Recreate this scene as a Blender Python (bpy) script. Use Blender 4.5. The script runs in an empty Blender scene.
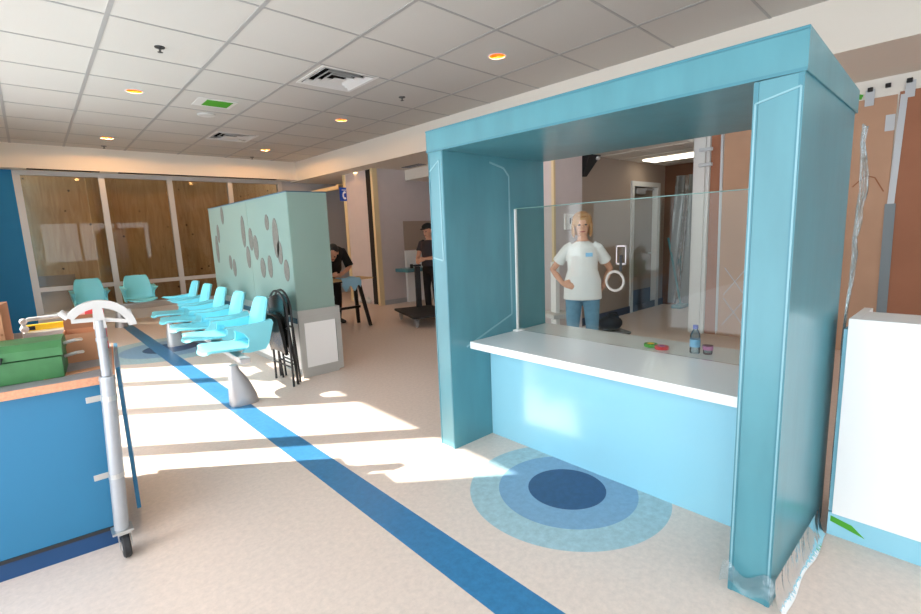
import bpy, bmesh, math, random
from mathutils import Vector, Matrix
random.seed(7)
S = bpy.context.scene
COL = S.collection
PI = math.pi

# ---------------------------------------------------------------- materials
def lin(c):
    r = []
    for v in c:
        v = v / 255.0
        r.append(v / 12.92 if v <= 0.04045 else ((v + 0.055) / 1.055) ** 2.4)
    return (r[0], r[1], r[2], 1.0)

def mat(name, rgb, rough=0.5, metal=0.0, spec=0.5, var=0.0, vscale=8.0, bump=0.0, bscale=60.0, stretch=(1, 1, 1), coat=0.0, detail=4.0):
    m = bpy.data.materials.new(name); m.use_nodes = True
    nt = m.node_tree; b = nt.nodes['Principled BSDF']
    b.inputs['Base Color'].default_value = lin(rgb)
    b.inputs['Roughness'].default_value = rough
    b.inputs['Metallic'].default_value = metal
    b.inputs['Specular IOR Level'].default_value = spec
    b.inputs['Coat Weight'].default_value = coat
    b.inputs['Coat Roughness'].default_value = 0.08
    if var or bump:
        tc = nt.nodes.new('ShaderNodeTexCoord'); mp = nt.nodes.new('ShaderNodeMapping')
        mp.inputs['Scale'].default_value = stretch
        nt.links.new(tc.outputs['Object'], mp.inputs['Vector'])
    if var:
        n = nt.nodes.new('ShaderNodeTexNoise'); n.inputs['Scale'].default_value = vscale; n.inputs['Detail'].default_value = detail
        nt.links.new(mp.outputs['Vector'], n.inputs['Vector'])
        cr = nt.nodes.new('ShaderNodeValToRGB')
        c = lin(rgb)
        cr.color_ramp.elements[0].position = 0.25; cr.color_ramp.elements[1].position = 0.75
        cr.color_ramp.elements[0].color = (c[0] * (1 - var), c[1] * (1 - var), c[2] * (1 - var), 1)
        cr.color_ramp.elements[1].color = (min(1, c[0] * (1 + var)), min(1, c[1] * (1 + var)), min(1, c[2] * (1 + var)), 1)
        nt.links.new(n.outputs['Fac'], cr.inputs['Fac']); nt.links.new(cr.outputs['Color'], b.inputs['Base Color'])
    if bump:
        n2 = nt.nodes.new('ShaderNodeTexNoise'); n2.inputs['Scale'].default_value = bscale; n2.inputs['Detail'].default_value = 3
        nt.links.new(mp.outputs['Vector'], n2.inputs['Vector'])
        bp = nt.nodes.new('ShaderNodeBump'); bp.inputs['Strength'].default_value = bump; bp.inputs['Distance'].default_value = 0.01
        nt.links.new(n2.outputs['Fac'], bp.inputs['Height']); nt.links.new(bp.outputs['Normal'], b.inputs['Normal'])
    return m

def emis(name, rgb, strength):
    m = bpy.data.materials.new(name); m.use_nodes = True
    nt = m.node_tree; nt.nodes.clear()
    o = nt.nodes.new('ShaderNodeOutputMaterial'); e = nt.nodes.new('ShaderNodeEmission')
    e.inputs['Color'].default_value = lin(rgb); e.inputs['Strength'].default_value = strength
    nt.links.new(e.outputs[0], o.inputs[0]); return m

def pane(name, tint, ior=1.45, rough=0.0, body=0.0, bodyrgb=(255, 255, 255), bump=0.0, bscale=12, gain=1.0):
    """thin sheet: clear transmission + fresnel reflection (+ a milky body)"""
    m = bpy.data.materials.new(name); m.use_nodes = True
    nt = m.node_tree; nt.nodes.clear(); L = nt.links.new
    o = nt.nodes.new('ShaderNodeOutputMaterial')
    t = nt.nodes.new('ShaderNodeBsdfTransparent'); t.inputs['Color'].default_value = lin(tint)
    g = nt.nodes.new('ShaderNodeBsdfGlossy'); g.inputs['Roughness'].default_value = rough
    f = nt.nodes.new('ShaderNodeFresnel'); f.inputs['IOR'].default_value = ior
    base = t
    if body:
        d = nt.nodes.new('ShaderNodeBsdfDiffuse'); d.inputs['Color'].default_value = lin(bodyrgb)
        tl = nt.nodes.new('ShaderNodeBsdfTranslucent'); tl.inputs['Color'].default_value = lin(bodyrgb)
        ad = nt.nodes.new('ShaderNodeMixShader'); ad.inputs[0].default_value = 0.4
        L(d.outputs[0], ad.inputs[1]); L(tl.outputs[0], ad.inputs[2])
        mx = nt.nodes.new('ShaderNodeMixShader'); mx.inputs[0].default_value = body
        L(t.outputs[0], mx.inputs[1]); L(ad.outputs[0], mx.inputs[2]); base = mx
    mm = nt.nodes.new('ShaderNodeMath'); mm.operation = 'MULTIPLY'; mm.inputs[1].default_value = gain; mm.use_clamp = True
    L(f.outputs[0], mm.inputs[0])
    fm = nt.nodes.new('ShaderNodeMixShader')
    L(mm.outputs[0], fm.inputs[0]); L(base.outputs[0], fm.inputs[1]); L(g.outputs[0], fm.inputs[2])
    if bump:
        tc = nt.nodes.new('ShaderNodeTexCoord'); n = nt.nodes.new('ShaderNodeTexNoise')
        mp = nt.nodes.new('ShaderNodeMapping'); mp.inputs['Scale'].default_value = (1, 1, .22); L(tc.outputs['Object'], mp.inputs['Vector'])
        n.inputs['Scale'].default_value = bscale; n.inputs['Detail'].default_value = 3; n.inputs['Distortion'].default_value = .8
        L(mp.outputs['Vector'], n.inputs['Vector'])
        bp = nt.nodes.new('ShaderNodeBump'); bp.inputs['Strength'].default_value = bump; bp.inputs['Distance'].default_value = 0.02
        L(n.outputs['Fac'], bp.inputs['Height']); L(bp.outputs['Normal'], g.inputs['Normal']); L(bp.outputs['Normal'], f.inputs['Normal'])
    L(fm.outputs[0], o.inputs[0]); return m

M = {}
M['ceiling'] = mat('ceiling_tile', (194, 192, 187), 0.9, var=0.05, vscale=160, bump=0.3, bscale=220)
M['tbar'] = mat('ceiling_grid_metal', (158, 158, 157), 0.5)
M['white_wall'] = mat('white_paint', (226, 221, 212), 0.7, var=0.02)
M['bulkhead'] = mat('bulkhead_paint', (228, 221, 210), 0.7)
M['hall_wall'] = mat('hall_paint', (206, 195, 194), 0.75, var=0.02)
M['grey_wall'] = mat('grey_paint', (170, 170, 174), 0.75)
M['tan_wall'] = mat('tan_paint', (166, 148, 134), 0.75)
M['cream'] = mat('cream_trim', (226, 204, 160), 0.6)
M['blue_wall'] = mat('blue_wall_paint', (0, 122, 184), 0.6)
M['alu'] = mat('window_aluminium', (192, 192, 192), 0.42, metal=0.35)
M['dark_gap'] = mat('dark_gap', (28, 24, 22), 0.8)
M['teal'] = mat('teal_film_laminate', (80, 138, 149), 0.30, var=0.12, vscale=7, bump=0.06, bscale=14, stretch=(1, 1, 0.25), coat=0.08)
M['teal_edge'] = mat('teal_edge_band', (66, 126, 140), 0.3)
M['film_line'] = mat('clear_tape_edge', (128, 172, 182), 0.3)
M['sky_blue'] = mat('light_blue_laminate', (146, 204, 222), 0.22, coat=0.15)
M['counter'] = mat('white_solid_surface', (246, 245, 244), 0.16, spec=0.35)
M['white_lam'] = mat('white_laminate', (244, 243, 241), 0.3)
M['seat'] = mat('aqua_plastic', (122, 212, 228), 0.36)
M['dark_metal'] = mat('dark_bronze', (70, 70, 70), 0.4, metal=0.3)
M['steel'] = mat('cast_aluminium', (178, 178, 180), 0.38, metal=0.5)
M['stainless'] = mat('brushed_stainless', (190, 190, 186), 0.4, metal=0.3)
M['chrome'] = mat('zinc_plate', (198, 198, 196), 0.3, metal=0.8)
M['navy_cap'] = mat('slate_blue_cap', (52, 94, 118), 0.4)
M['frost'] = pane('frosted_glass', (206, 236, 222), 1.45, 0.12, 0.80, (184, 212, 203))
M['frost_edge'] = mat('glass_edge', (112, 150, 142), 0.2)
M['motif'] = mat('seed_motif', (104, 104, 98), 0.7, var=0.3, vscale=30)
M['black_metal'] = mat('black_enamel', (20, 20, 22), 0.28)
M['black_vinyl'] = mat('black_vinyl', (22, 24, 26), 0.22, bump=0.15, bscale=18)
M['cart_blue'] = mat('blue_cabinet_laminate', (36, 112, 150), 0.35, var=0.03, vscale=3)
M['plinth'] = mat('navy_plinth', (14, 66, 112), 0.4)
M['black_rubber'] = mat('black_rubber', (34, 34, 36), 0.6)
M['chip'] = mat('chipboard_edge', (214, 150, 116), 0.8, var=0.15, vscale=90)
M['worktop'] = mat('grey_worktop', (140, 138, 140), 0.5, var=0.12, vscale=20)
M['card'] = mat('brown_cardboard', (190, 134, 98), 0.85, var=0.04, vscale=12)
M['card_dark'] = mat('cardboard_inside', (150, 98, 66), 0.85)
M['green_tool'] = mat('green_toolbox_steel', (62, 118, 68), 0.5, var=0.16, vscale=14)
M['yellow'] = mat('yellow_plastic', (246, 196, 20), 0.4)
M['red'] = mat('red_plastic', (214, 44, 48), 0.4)
M['green_tape'] = mat('green_masking_tape', (70, 158, 36), 0.7)
M['galv'] = mat('galvanised_pipe', (172, 174, 178), 0.4, metal=0.45, var=0.06, vscale=20)
M['lgrey'] = mat('pale_grey_casting', (206, 202, 198), 0.45, metal=0.2)
M['paper'] = mat('brown_kraft_paper', (184, 146, 120), 0.85, var=0.06, vscale=3, bump=0.1, bscale=5)
M['paper_dark'] = mat('red_brown_kraft_paper', (158, 106, 80), 0.85, var=0.06, vscale=3, bump=0.1, bscale=5)
M['tape_silver'] = mat('silver_tape', (186, 190, 194), 0.4, metal=0.1)
M['tape_dull'] = mat('dull_tape', (122, 132, 138), 0.5)
M['wood_light'] = mat('pale_timber', (206, 174, 128), 0.7, var=0.1, vscale=6, stretch=(8, 1, 1))
M['skin'] = mat('skin', (214, 160, 132), 0.55)
M['hair_blond'] = mat('blond_hair', (186, 138, 88), 0.5, var=0.2, vscale=40, stretch=(1, 1, 0.2))
M['hair_dark'] = mat('dark_hair', (24, 20, 20), 0.5)
M['shirt_white'] = mat('white_cotton', (232, 232, 230), 0.85, bump=0.4, bscale=9)
M['denim'] = mat('blue_denim', (104, 146, 170), 0.85, var=0.12, vscale=20)
M['cloth_black'] = mat('black_cotton', (20, 19, 22), 0.85)
M['shirt_grey'] = mat('charcoal_cotton', (52, 50, 58), 0.85)
M['lip'] = mat('lip', (176, 84, 80), 0.5)
M['eye'] = mat('eye', (40, 34, 32), 0.3)
M['cloth_blue'] = mat('pale_blue_cloth', (150, 196, 220), 0.85)
M['sign_blue'] = mat('sign_blue', (18, 74, 178), 0.4)
M['sign_white'] = mat('sign_white', (240, 242, 246), 0.5)
M['brown_wood'] = mat('brown_hoarding', (104, 68, 46), 0.8, var=0.1, vscale=4)
M['dark_floor_bag'] = mat('black_nylon', (24, 26, 34), 0.6)
M['door_face'] = mat('door_grey_brown', (150, 136, 122), 0.6)
M['kick'] = mat('slate_kick_plate', (62, 72, 96), 0.5)
M['lightgrey'] = mat('pale_grey_paint', (214, 214, 212), 0.5)
M['teal_plastic'] = mat('teal_plastic', (34, 130, 140), 0.5)
M['gold'] = mat('gold_reflector', (240, 130, 44), 0.3, metal=0.5)
M['win_glass'] = pane('window_glass', (226, 222, 212), 1.45, 0.0, gain=0.55)
M['screen_glass'] = pane('screen_glass', (246, 249, 247), 1.45, 0.0, gain=.6)
M['plastic'] = pane('clear_plastic_sheet', (236, 246, 248), 1.5, 0.04, 0.42, (180, 198, 202), bump=0.5, bscale=12, gain=1.5)
M['plastic_cuff'] = pane('clear_crumpled_plastic', (240, 248, 250), 1.5, 0.05, 0.14, (200, 214, 218), bump=0.8, bscale=16, gain=1.8)
M['bottle'] = pane('clear_bottle', (226, 238, 244), 1.45, 0.02, 0.06, (230, 240, 250), gain=1.2)
M['cap_blue'] = mat('blue_cap', (20, 60, 170), 0.4)
M['label_blue'] = mat('blue_label', (130, 186, 224), 0.5)
M['pink'] = mat('pink_label', (186, 112, 156), 0.5)
M['lamp_warm'] = emis('warm_lamp', (255, 206, 140), 7)
M['lamp_dim'] = emis('warm_lamp_dim', (255, 170, 90), 1.6)
M['lamp_panel'] = emis('fluorescent_panel', (255, 246, 226), 2.0)

def plywood():
    m = mat('plywood_hoarding', (150, 112, 74), 0.75)
    nt = m.node_tree; b = nt.nodes['Principled BSDF']; L = nt.links.new
    tc = nt.nodes.new('ShaderNodeTexCoord'); mp = nt.nodes.new('ShaderNodeMapping'); mp.inputs['Scale'].default_value = (5, 5, 0.7)
    L(tc.outputs['Object'], mp.inputs['Vector'])
    n = nt.nodes.new('ShaderNodeTexNoise'); n.inputs['Scale'].default_value = 2.2; n.inputs['Detail'].default_value = 6; n.inputs['Distortion'].default_value = 1.2
    L(mp.outputs['Vector'], n.inputs['Vector'])
    cr = nt.nodes.new('ShaderNodeValToRGB'); cr.color_ramp.elements[0].position = 0.3; cr.color_ramp.elements[1].position = 0.72
    cr.color_ramp.elements[0].color = lin((196, 160, 120)); cr.color_ramp.elements[1].color = lin((226, 194, 154))
    L(n.outputs['Fac'], cr.inputs['Fac'])
    v = nt.nodes.new('ShaderNodeTexVoronoi'); v.inputs['Scale'].default_value = 4.2; L(tc.outputs['Object'], v.inputs['Vector'])
    kr = nt.nodes.new('ShaderNodeValToRGB'); kr.color_ramp.elements[0].position = 0.06; kr.color_ramp.elements[1].position = 0.11
    kr.color_ramp.elements[0].color = (0.12, 0.08, 0.05, 1); kr.color_ramp.elements[1].color = (1, 1, 1, 1)
    L(v.outputs['Distance'], kr.inputs['Fac'])
    mx = nt.nodes.new('ShaderNodeMix'); mx.data_type = 'RGBA'; mx.blend_type = 'MULTIPLY'; mx.inputs[0].default_value = 1
    L(cr.outputs['Color'], mx.inputs[6]); L(kr.outputs['Color'], mx.inputs[7]); L(mx.outputs[2], b.inputs['Base Color'])
    return m
M['ply'] = plywood()

def floor_mat():
    m = mat('speckled_linoleum', (214, 202, 190), 0.34, spec=0.45)
    nt = m.node_tree; b = nt.nodes['Principled BSDF']; L = nt.links.new; N = nt.nodes.new
    tc = N('ShaderNodeTexCoord'); sp = N('ShaderNodeSeparateXYZ'); L(tc.outputs['Object'], sp.inputs[0])
    def math_(op, a, b_=None, clamp=False):
        n = N('ShaderNodeMath'); n.operation = op; n.use_clamp = clamp
        for i, v in enumerate((a, b_)):
            if v is None: continue
            if isinstance(v, (int, float)): n.inputs[i].default_value = v
            else: L(v, n.inputs[i])
        return n.outputs[0]
    X, Y = sp.outputs[0], sp.outputs[1]
    def speck(c, amt, scale):
        n = N('ShaderNodeTexNoise'); n.inputs['Scale'].default_value = scale; n.inputs['Detail'].default_value = 5; n.inputs['Roughness'].default_value = 0.7
        L(tc.outputs['Object'], n.inputs['Vector'])
        cr = N('ShaderNodeValToRGB'); cr.color_ramp.elements[0].position = 0.3; cr.color_ramp.elements[1].position = 0.7
        l = lin(c)
        cr.color_ramp.elements[0].color = tuple(x * (1 - amt) for x in l[:3]) + (1,)
        cr.color_ramp.elements[1].color = tuple(min(1, x * (1 + amt)) for x in l[:3]) + (1,)
        L(n.outputs['Fac'], cr.inputs['Fac']); return cr.outputs['Color']
    col = speck((226, 207, 194), 0.09, 34)
    def over(c, mask, new):
        x = N('ShaderNodeMix'); x.data_type = 'RGBA'; L(mask, x.inputs[0]); L(c, x.inputs[6]); L(new, x.inputs[7]); return x.outputs[2]
    def disc(cx, cy, r):
        dx = math_('SUBTRACT', X, cx); dy = math_('SUBTRACT', Y, cy)
        d = math_('SQRT', math_('ADD', math_('MULTIPLY', dx, dx), math_('MULTIPLY', dy, dy)))
        return math_('LESS_THAN', d, r)
    for cx, cy, k in ((2.15, 1.545, 1.0), (1.36, 7.95, 1.62)):
        col = over(col, disc(cx, cy, 0.565 * k), speck((166, 194, 200), 0.16, 26))
        col = over(col, disc(cx, cy, 0.395 * k), speck((128, 164, 192), 0.10, 26))
        col = over(col, disc(cx, cy, 0.222 * k), speck((40, 74, 116), 0.16, 26))
    lo = math_('SUBTRACT', 1.19, math_('MULTIPLY', Y, 0.0080)); hi = math_('SUBTRACT', 1.39, math_('MULTIPLY', Y, 0.0105))
    msk = math_('MULTIPLY', math_('GREATER_THAN', X, lo), math_('LESS_THAN', X, hi))
    col = over(col, msk, speck((58, 124, 170), 0.16, 26))
    L(col, b.inputs['Base Color'])
    return m
M['floor'] = floor_mat()

# ---------------------------------------------------------------- mesh building
class MB:
    def __init__(s): s.bm = bmesh.new()
    def box(s, x0, x1, y0, y1, z0, z1, bev=0.0):
        r = bmesh.ops.create_cube(s.bm, size=1.0)
        for v in r['verts']:
            v.co = Vector(((x0 + x1) / 2 + v.co.x * (x1 - x0), (y0 + y1) / 2 + v.co.y * (y1 - y0), (z0 + z1) / 2 + v.co.z * (z1 - z0)))
        if bev:
            es = set(e for v in r['verts'] for e in v.link_edges)
            bmesh.ops.bevel(s.bm, geom=list(es), offset=bev, segments=2, affect='EDGES', profile=0.6)
        return s
    def prism(s, pts, axis, a, b):
        """polygon (2-D points) extruded along an axis index from a to b"""
        def P(p, t):
            l = list(p); l.insert(axis, t); return Vector(l)
        A = [s.bm.verts.new(P(p, a)) for p in pts]; B = [s.bm.verts.new(P(p, b)) for p in pts]
        n = len(pts)
        for i in range(n): s.bm.faces.new((A[i], A[(i + 1) % n], B[(i + 1) % n], B[i]))
        s.bm.faces.new(A); s.bm.faces.new(B[::-1]); return s
    def hexa(s, p):
        """eight corners: four bottom then four top, same winding"""
        v = [s.bm.verts.new(Vector(q)) for q in p]
        for f in ((0, 1, 2, 3), (4, 5, 6, 7), (0, 1, 5, 4), (1, 2, 6, 5), (2, 3, 7, 6), (3, 0, 4, 7)):
            s.bm.faces.new([v[i] for i in f])
        return s
    def tube(s, path, r, seg=10, closed=False, caps=True):
        pts = [Vector(p) for p in path]; n = len(pts)
        rs = r if isinstance(r, (list, tuple)) else [r] * n
        ref = None; rings = []
        for i in range(n):
            if closed: t = pts[(i + 1) % n] - pts[i - 1]
            else: t = pts[min(i + 1, n - 1)] - pts[max(i - 1, 0)]
            t.normalize()
            if ref is None: ref = Vector((0, 0, 1)) if abs(t.z) < 0.9 else Vector((1, 0, 0))
            u = (ref - t * ref.dot(t)).normalized(); ref = u; w = t.cross(u)
            rings.append([s.bm.verts.new(pts[i] + (u * math.cos(2 * PI * k / seg) + w * math.sin(2 * PI * k / seg)) * rs[i]) for k in range(seg)])
        m = n if closed else n - 1
        for i in range(m):
            A, B = rings[i], rings[(i + 1) % n]
            for k in range(seg): s.bm.faces.new((A[k], A[(k + 1) % seg], B[(k + 1) % seg], B[k]))
        if caps and not closed:
            s.bm.faces.new(rings[0][::-1]); s.bm.faces.new(rings[-1])
        return s
    def lathe(s, prof, c=(0, 0, 0), seg=24, axis='z'):
        c = Vector(c); rings = []
        for r, h in prof:
            ring = []
            for k in range(seg):
                a = 2 * PI * k / seg; p = (r * math.cos(a), r * math.sin(a), h)
                if axis == 'x': p = (p[2], p[0], p[1])
                if axis == 'y': p = (p[0], p[2], p[1])
                ring.append(s.bm.verts.new(c + Vector(p)))
            rings.append(ring)
        for A, B in zip(rings, rings[1:]):
            for k in range(seg): s.bm.faces.new((A[k], A[(k + 1) % seg], B[(k + 1) % seg], B[k]))
        s.bm.faces.new(rings[0][::-1]); s.bm.faces.new(rings[-1]); return s
    def sheet(s, f, nu, nv, thick=0.0):
        """grid surface f(u,v); thick > 0 closes it into a slab along its normals"""
        V = [[Vector(f(i / nu, j / nv)) for j in range(nv + 1)] for i in range(nu + 1)]
        def nrm(i, j):
            a = V[min(i + 1, nu)][j] - V[max(i - 1, 0)][j]; b = V[i][min(j + 1, nv)] - V[i][max(j - 1, 0)]
            n = a.cross(b); return n.normalized() if n.length else Vector((0, 0, 1))
        A = [[s.bm.verts.new(V[i][j] + (nrm(i, j) * thick / 2 if thick else Vector())) for j in range(nv + 1)] for i in range(nu + 1)]
        for i in range(nu):
            for j in range(nv): s.bm.faces.new((A[i][j], A[i + 1][j], A[i + 1][j + 1], A[i][j + 1]))
        if thick:
            B = [[s.bm.verts.new(V[i][j] - nrm(i, j) * thick / 2) for j in range(nv + 1)] for i in range(nu + 1)]
            for i in range(nu):
                for j in range(nv): s.bm.faces.new((B[i][j], B[i][j + 1], B[i + 1][j + 1], B[i + 1][j]))
            for i in range(nu):
                s.bm.faces.new((A[i][0], B[i][0], B[i + 1][0], A[i + 1][0])); s.bm.faces.new((A[i][nv], A[i + 1][nv], B[i + 1][nv], B[i][nv]))
            for j in range(nv):
                s.bm.faces.new((A[0][j], A[0][j + 1], B[0][j + 1], B[0][j])); s.bm.faces.new((A[nu][j], B[nu][j], B[nu][j + 1], A[nu][j + 1]))
        return s
    def loft(s, rings, seg=16, side=(1, 0, 0), flat=False):
        """closed rounded limb through rings (pos, a, b): a along side, b across it"""
        P = [Vector(r[0]) for r in rings]; n = len(P); rr = []
        side = Vector(side)
        def ring(c, t, a, b):
            u = (side - t * side.dot(t))
            if u.length < 0.05: u = Vector((0, 1, 0)) - t * t.y
            u.normalize(); w = t.cross(u)
            return [s.bm.verts.new(c + u * a * math.cos(2 * PI * k / seg) + w * b * math.sin(2 * PI * k / seg)) for k in range(seg)]
        T = [(P[min(i + 1, n - 1)] - P[max(i - 1, 0)]).normalized() for i in range(n)]
        def cap(i, sg):
            c, t, a, b = P[i], T[i], rings[i][1], rings[i][2]; out = []
            for q in (0.85, 0.5):
                d = math.sqrt(1 - q * q) * min(a, b); out.append(ring(c + t * sg * d, t, a * q, b * q))
            return out
        if not flat: rr += cap(0, -1)[::-1]
        for i in range(n): rr.append(ring(P[i], T[i], rings[i][1], rings[i][2]))
        if not flat: rr += cap(n - 1, 1)
        for A, B in zip(rr, rr[1:]):
            for k in range(seg): s.bm.faces.new((A[k], A[(k + 1) % seg], B[(k + 1) % seg], B[k]))
        s.bm.faces.new(rr[0][::-1]); s.bm.faces.new(rr[-1]); return s
    def ball(s, c, rx, ry=None, rz=None, seg=12):
        ry = rx if ry is None else ry; rz = rx if rz is None else rz
        r = bmesh.ops.create_uvsphere(s.bm, u_segments=seg, v_segments=max(6, seg // 2 + 2), radius=1.0)
        for v in r['verts']: v.co = Vector((c[0] + v.co.x * rx, c[1] + v.co.y * ry, c[2] + v.co.z * rz))
        s.last = r['verts']
        return s
    def rot(s, mtx): bmesh.ops.transform(s.bm, matrix=mtx, verts=s.bm.verts); return s
    def obj(s, name, m, parent=None, smooth=True, loc=None, rot=None):
        bmesh.ops.recalc_face_normals(s.bm, faces=s.bm.faces)
        me = bpy.data.meshes.new(name); s.bm.to_mesh(me); s.bm.free()
        if smooth:
            me.polygons.foreach_set('use_smooth', [True] * len(me.polygons))
            try: me.set_sharp_from_angle(angle=math.radians(38))
            except Exception: pass
        me.materials.append(m)
        o = bpy.data.objects.new(name, me); COL.objects.link(o)
        if parent: o.parent = parent
        if loc: o.location = loc
        if rot: o.rotation_euler = rot
        return o

def tag(o, label, cat, group=None):
    o['label'] = label; o['category'] = cat
    if group: o['group'] = group
    return o
def thing(name, label, cat, loc=(0, 0, 0), rz=0.0, group=None):
    o = bpy.data.objects.new(name, None); COL.objects.link(o)
    o.location = loc; o.rotation_euler = (0, 0, rz); o.empty_display_size = 0.1
    return tag(o, label, cat, group)
def struct(o): o['kind'] = 'structure'; return o
def dup(root, loc, rz, label=None):
    r = root.copy(); COL.objects.link(r); r.location = loc; r.rotation_euler = (0, 0, rz)
    if label: r['label'] = label
    for ch in list(root.children):
        c = ch.copy(); COL.objects.link(c); c.parent = r
        for g in ch.children:
            d = g.copy(); COL.objects.link(d); d.parent = c
    return r
def rotz(a): return Matrix.Rotation(a, 4, 'Z')

# ================================================================ SETTING
ZC, ZL = 3.35, 2.90           # main ceiling, lower ceiling
struct(MB().box(-1.3, 9.3, -4.3, 12.9, -0.1, 0.0).obj('floor', M['floor'], smooth=False))

# --- tile ceiling, with real openings for the lamps and grilles
XL = [-1.0, -0.01, 0.715, 1.640, 2.560, 3.490, 4.510, 5.60]
YL = [4.06 + 0.885 * k for k in range(-9, 10)]
SH = 0.035
def cxy(x, y): return (x, y + SH * (x - 0.7))
CANS = [(1.20, 7.13, 1), (1.25, 10.38, 0), (3.97, 7.14, 0), (3.90, 10.27, 0), (3.99, 3.73, 1)]
GRILLES = [(2.98, 5.38, 0.33, 0.33), (2.96, 9.28, 0.33, 0.33), (2.11, 7.17, 0.20, 0.17)]
cm = MB(); bm = cm.bm
def cell_with_hole(x0, x1, ya, yb, hole):
    cx, cy = hole[0], hole[1]
    y0a, y0b = ya + SH * (x0 - 0.7), yb + SH * (x0 - 0.7)
    y1a, y1b = ya + SH * (x1 - 0.7), yb + SH * (x1 - 0.7)
    quad = [(x0, y0a), (x1, y1a), (x1, y1b), (x0, y0b)]
    angs = sorted(set([round(2 * PI * k / 32, 5) for k in range(32)] + [round(math.atan2(q[1] - cy, q[0] - cx) % (2 * PI), 5) for q in quad] +
                      ([round(math.atan2(sy * hole[3], sx * hole[2]) % (2 * PI), 5) for sx in (1, -1) for sy in (1, -1)] if len(hole) == 4 else [])))
    out, inn = [], []
    for a in angs:
        d = Vector((math.cos(a), math.sin(a))); best = 9
        for i in range(4):
            p, q = Vector(quad[i]), Vector(quad[(i + 1) % 4]); e = q - p
            den = d.x * e.y - d.y * e.x
            if abs(den) < 1e-9: continue
            w = p - Vector((cx, cy)); t = (w.x * e.y - w.y * e.x) / den; u = (w.x * d.y - w.y * d.x) / den
            if t > 0 and -1e-4 <= u <= 1.0001: best = min(best, t)
        out.append(bm.verts.new((cx + d.x * best, cy + d.y * best, ZC)))
        if len(hole) == 4: r = min(hole[2] / max(abs(d.x), 1e-6), hole[3] / max(abs(d.y), 1e-6))
        else: r = hole[2]
        inn.append(bm.verts.new((cx + d.x * r, cy + d.y * r, ZC)))
    n = len(angs)
    for i in range(n): bm.faces.new((out[i], out[(i + 1) % n], inn[(i + 1) % n], inn[i]))
for i in range(len(XL) - 1):
    for j in range(len(YL) - 1):
        x0, x1, ya, yb = XL[i], XL[i + 1], YL[j], YL[j + 1]
        h = None
        for c in CANS:
            if x0 < c[0] < x1 and ya < c[1] - SH * (c[0] - 0.7) < yb: h = (c[0], c[1], 0.085)
        for g in GRILLES:
            if x0 < g[0] < x1 and ya < g[1] - SH * (g[0] - 0.7) < yb: h = g
        if h: cell_with_hole(x0, x1, ya, yb, h)
        else:
            bm.faces.new([bm.verts.new((*cxy(x, y), ZC)) for x, y in ((x0, ya), (x1, ya), (x1, yb), (x0, yb))])
o = cm.obj('ceiling', M['ceiling'], smooth=False); struct(o)
g = MB()
for x in XL[1:-1]:
    w = 0.017
    g.hexa([(x - w, YL[0], ZC - .005), (x + w, YL[0], ZC - .005), (x + w, 12.0, ZC - .005), (x - w, 12.0, ZC - .005),
            (x - w, YL[0], ZC), (x + w, YL[0], ZC), (x + w, 12.0, ZC), (x - w, 12.0, ZC)])
for y in YL:
    a, b = cxy(-1, y), cxy(5.5, y); w = 0.011
    if b[1] > 11.9: continue
    g.hexa([(a[0], a[1] - w, ZC - .004), (b[0], b[1] - w, ZC - .004), (b[0], b[1] + w, ZC - .004), (a[0], a[1] + w, ZC - .004),
            (a[0], a[1] - w, ZC), (b[0], b[1] - w, ZC), (b[0], b[1] + w, ZC), (a[0], a[1] + w, ZC)])
struct(g.obj('trim_1', M['tbar'], smooth=False))
struct(MB().box(-1.3, 9.3, -4.3, 12.9, 3.62, 3.72).obj('ceiling_slab', M['white_wall'], smooth=False))

# --- bulkhead and lower ceiling on the right
BK = [(5.56, -4.2), (5.07, 11.97), (9.2, 11.97), (9.2, -4.2)]
struct(MB().prism(BK, 2, ZL, 3.65).obj('trim_2', M['bulkhead'], smooth=False))
# --- far wall
struct(MB().box(-1.2, -0.055, 11.85, 12.05, 0, 2.94).obj('wall_far_blue', M['blue_wall'], smooth=False))
struct(MB().box(-1.2, 5.3, 11.55, 12.05, 2.93, 3.65).obj('trim_3', M['bulkhead'], smooth=False))
struct(MB().box(0.15, 1.2, 11.56, 11.70, 2.922, 2.93).box(1.5, 4.6, 11.56, 11.70, 2.922, 2.93).obj('trim_14', M['dark_gap'], smooth=False))
struct(MB().box(4.83, 9.2, 11.90, 12.05, 0, 3.65).obj('wall_far', M['grey_wall'], smooth=False))
# window unit in the far wall
wf = MB(); MX = [0.0, 1.235, 2.41, 3.62, 4.78]
for x in MX: wf.box(x - .048, x + .048, 11.86, 11.98, 0.18, 2.90)
for z0, z1 in ((2.85, 2.93), (0.705, 0.785), (0.20, 0.29)): wf.box(-0.05, 4.83, 11.865, 11.975, z0, z1)
win = struct(wf.obj('window_1', M['alu'], smooth=False))
for a, b in zip(MX, MX[1:]):
    for z0, z1 in ((0.785, 2.85), (0.29, 0.705)):
        MB().box(a + .048, b - .048, 11.915, 11.925, z0, z1).obj('pane', M['win_glass'], win, smooth=False)
struct(MB().box(-0.05, 4.83, 11.78, 12.0, 0.0, 0.20).obj('trim_4', M['lightgrey'], smooth=False))
struct(MB().box(-0.3, 5.0, 12.45, 12.55, 0, 3.4).obj('wall_hoarding', M['ply'], smooth=False))
struct(MB().box(0.0, 0.62, 12.38, 12.45, 0.25, 0.98).obj('trim_5', M['tan_wall'], smooth=False))
bt = MB()
for x in (1.02, 1.32): bt.box(x, x + .09, 12.36, 12.45, 0, 3.3)
struct(bt.obj('trim_6', M['wood_light'], smooth=False))

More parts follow.
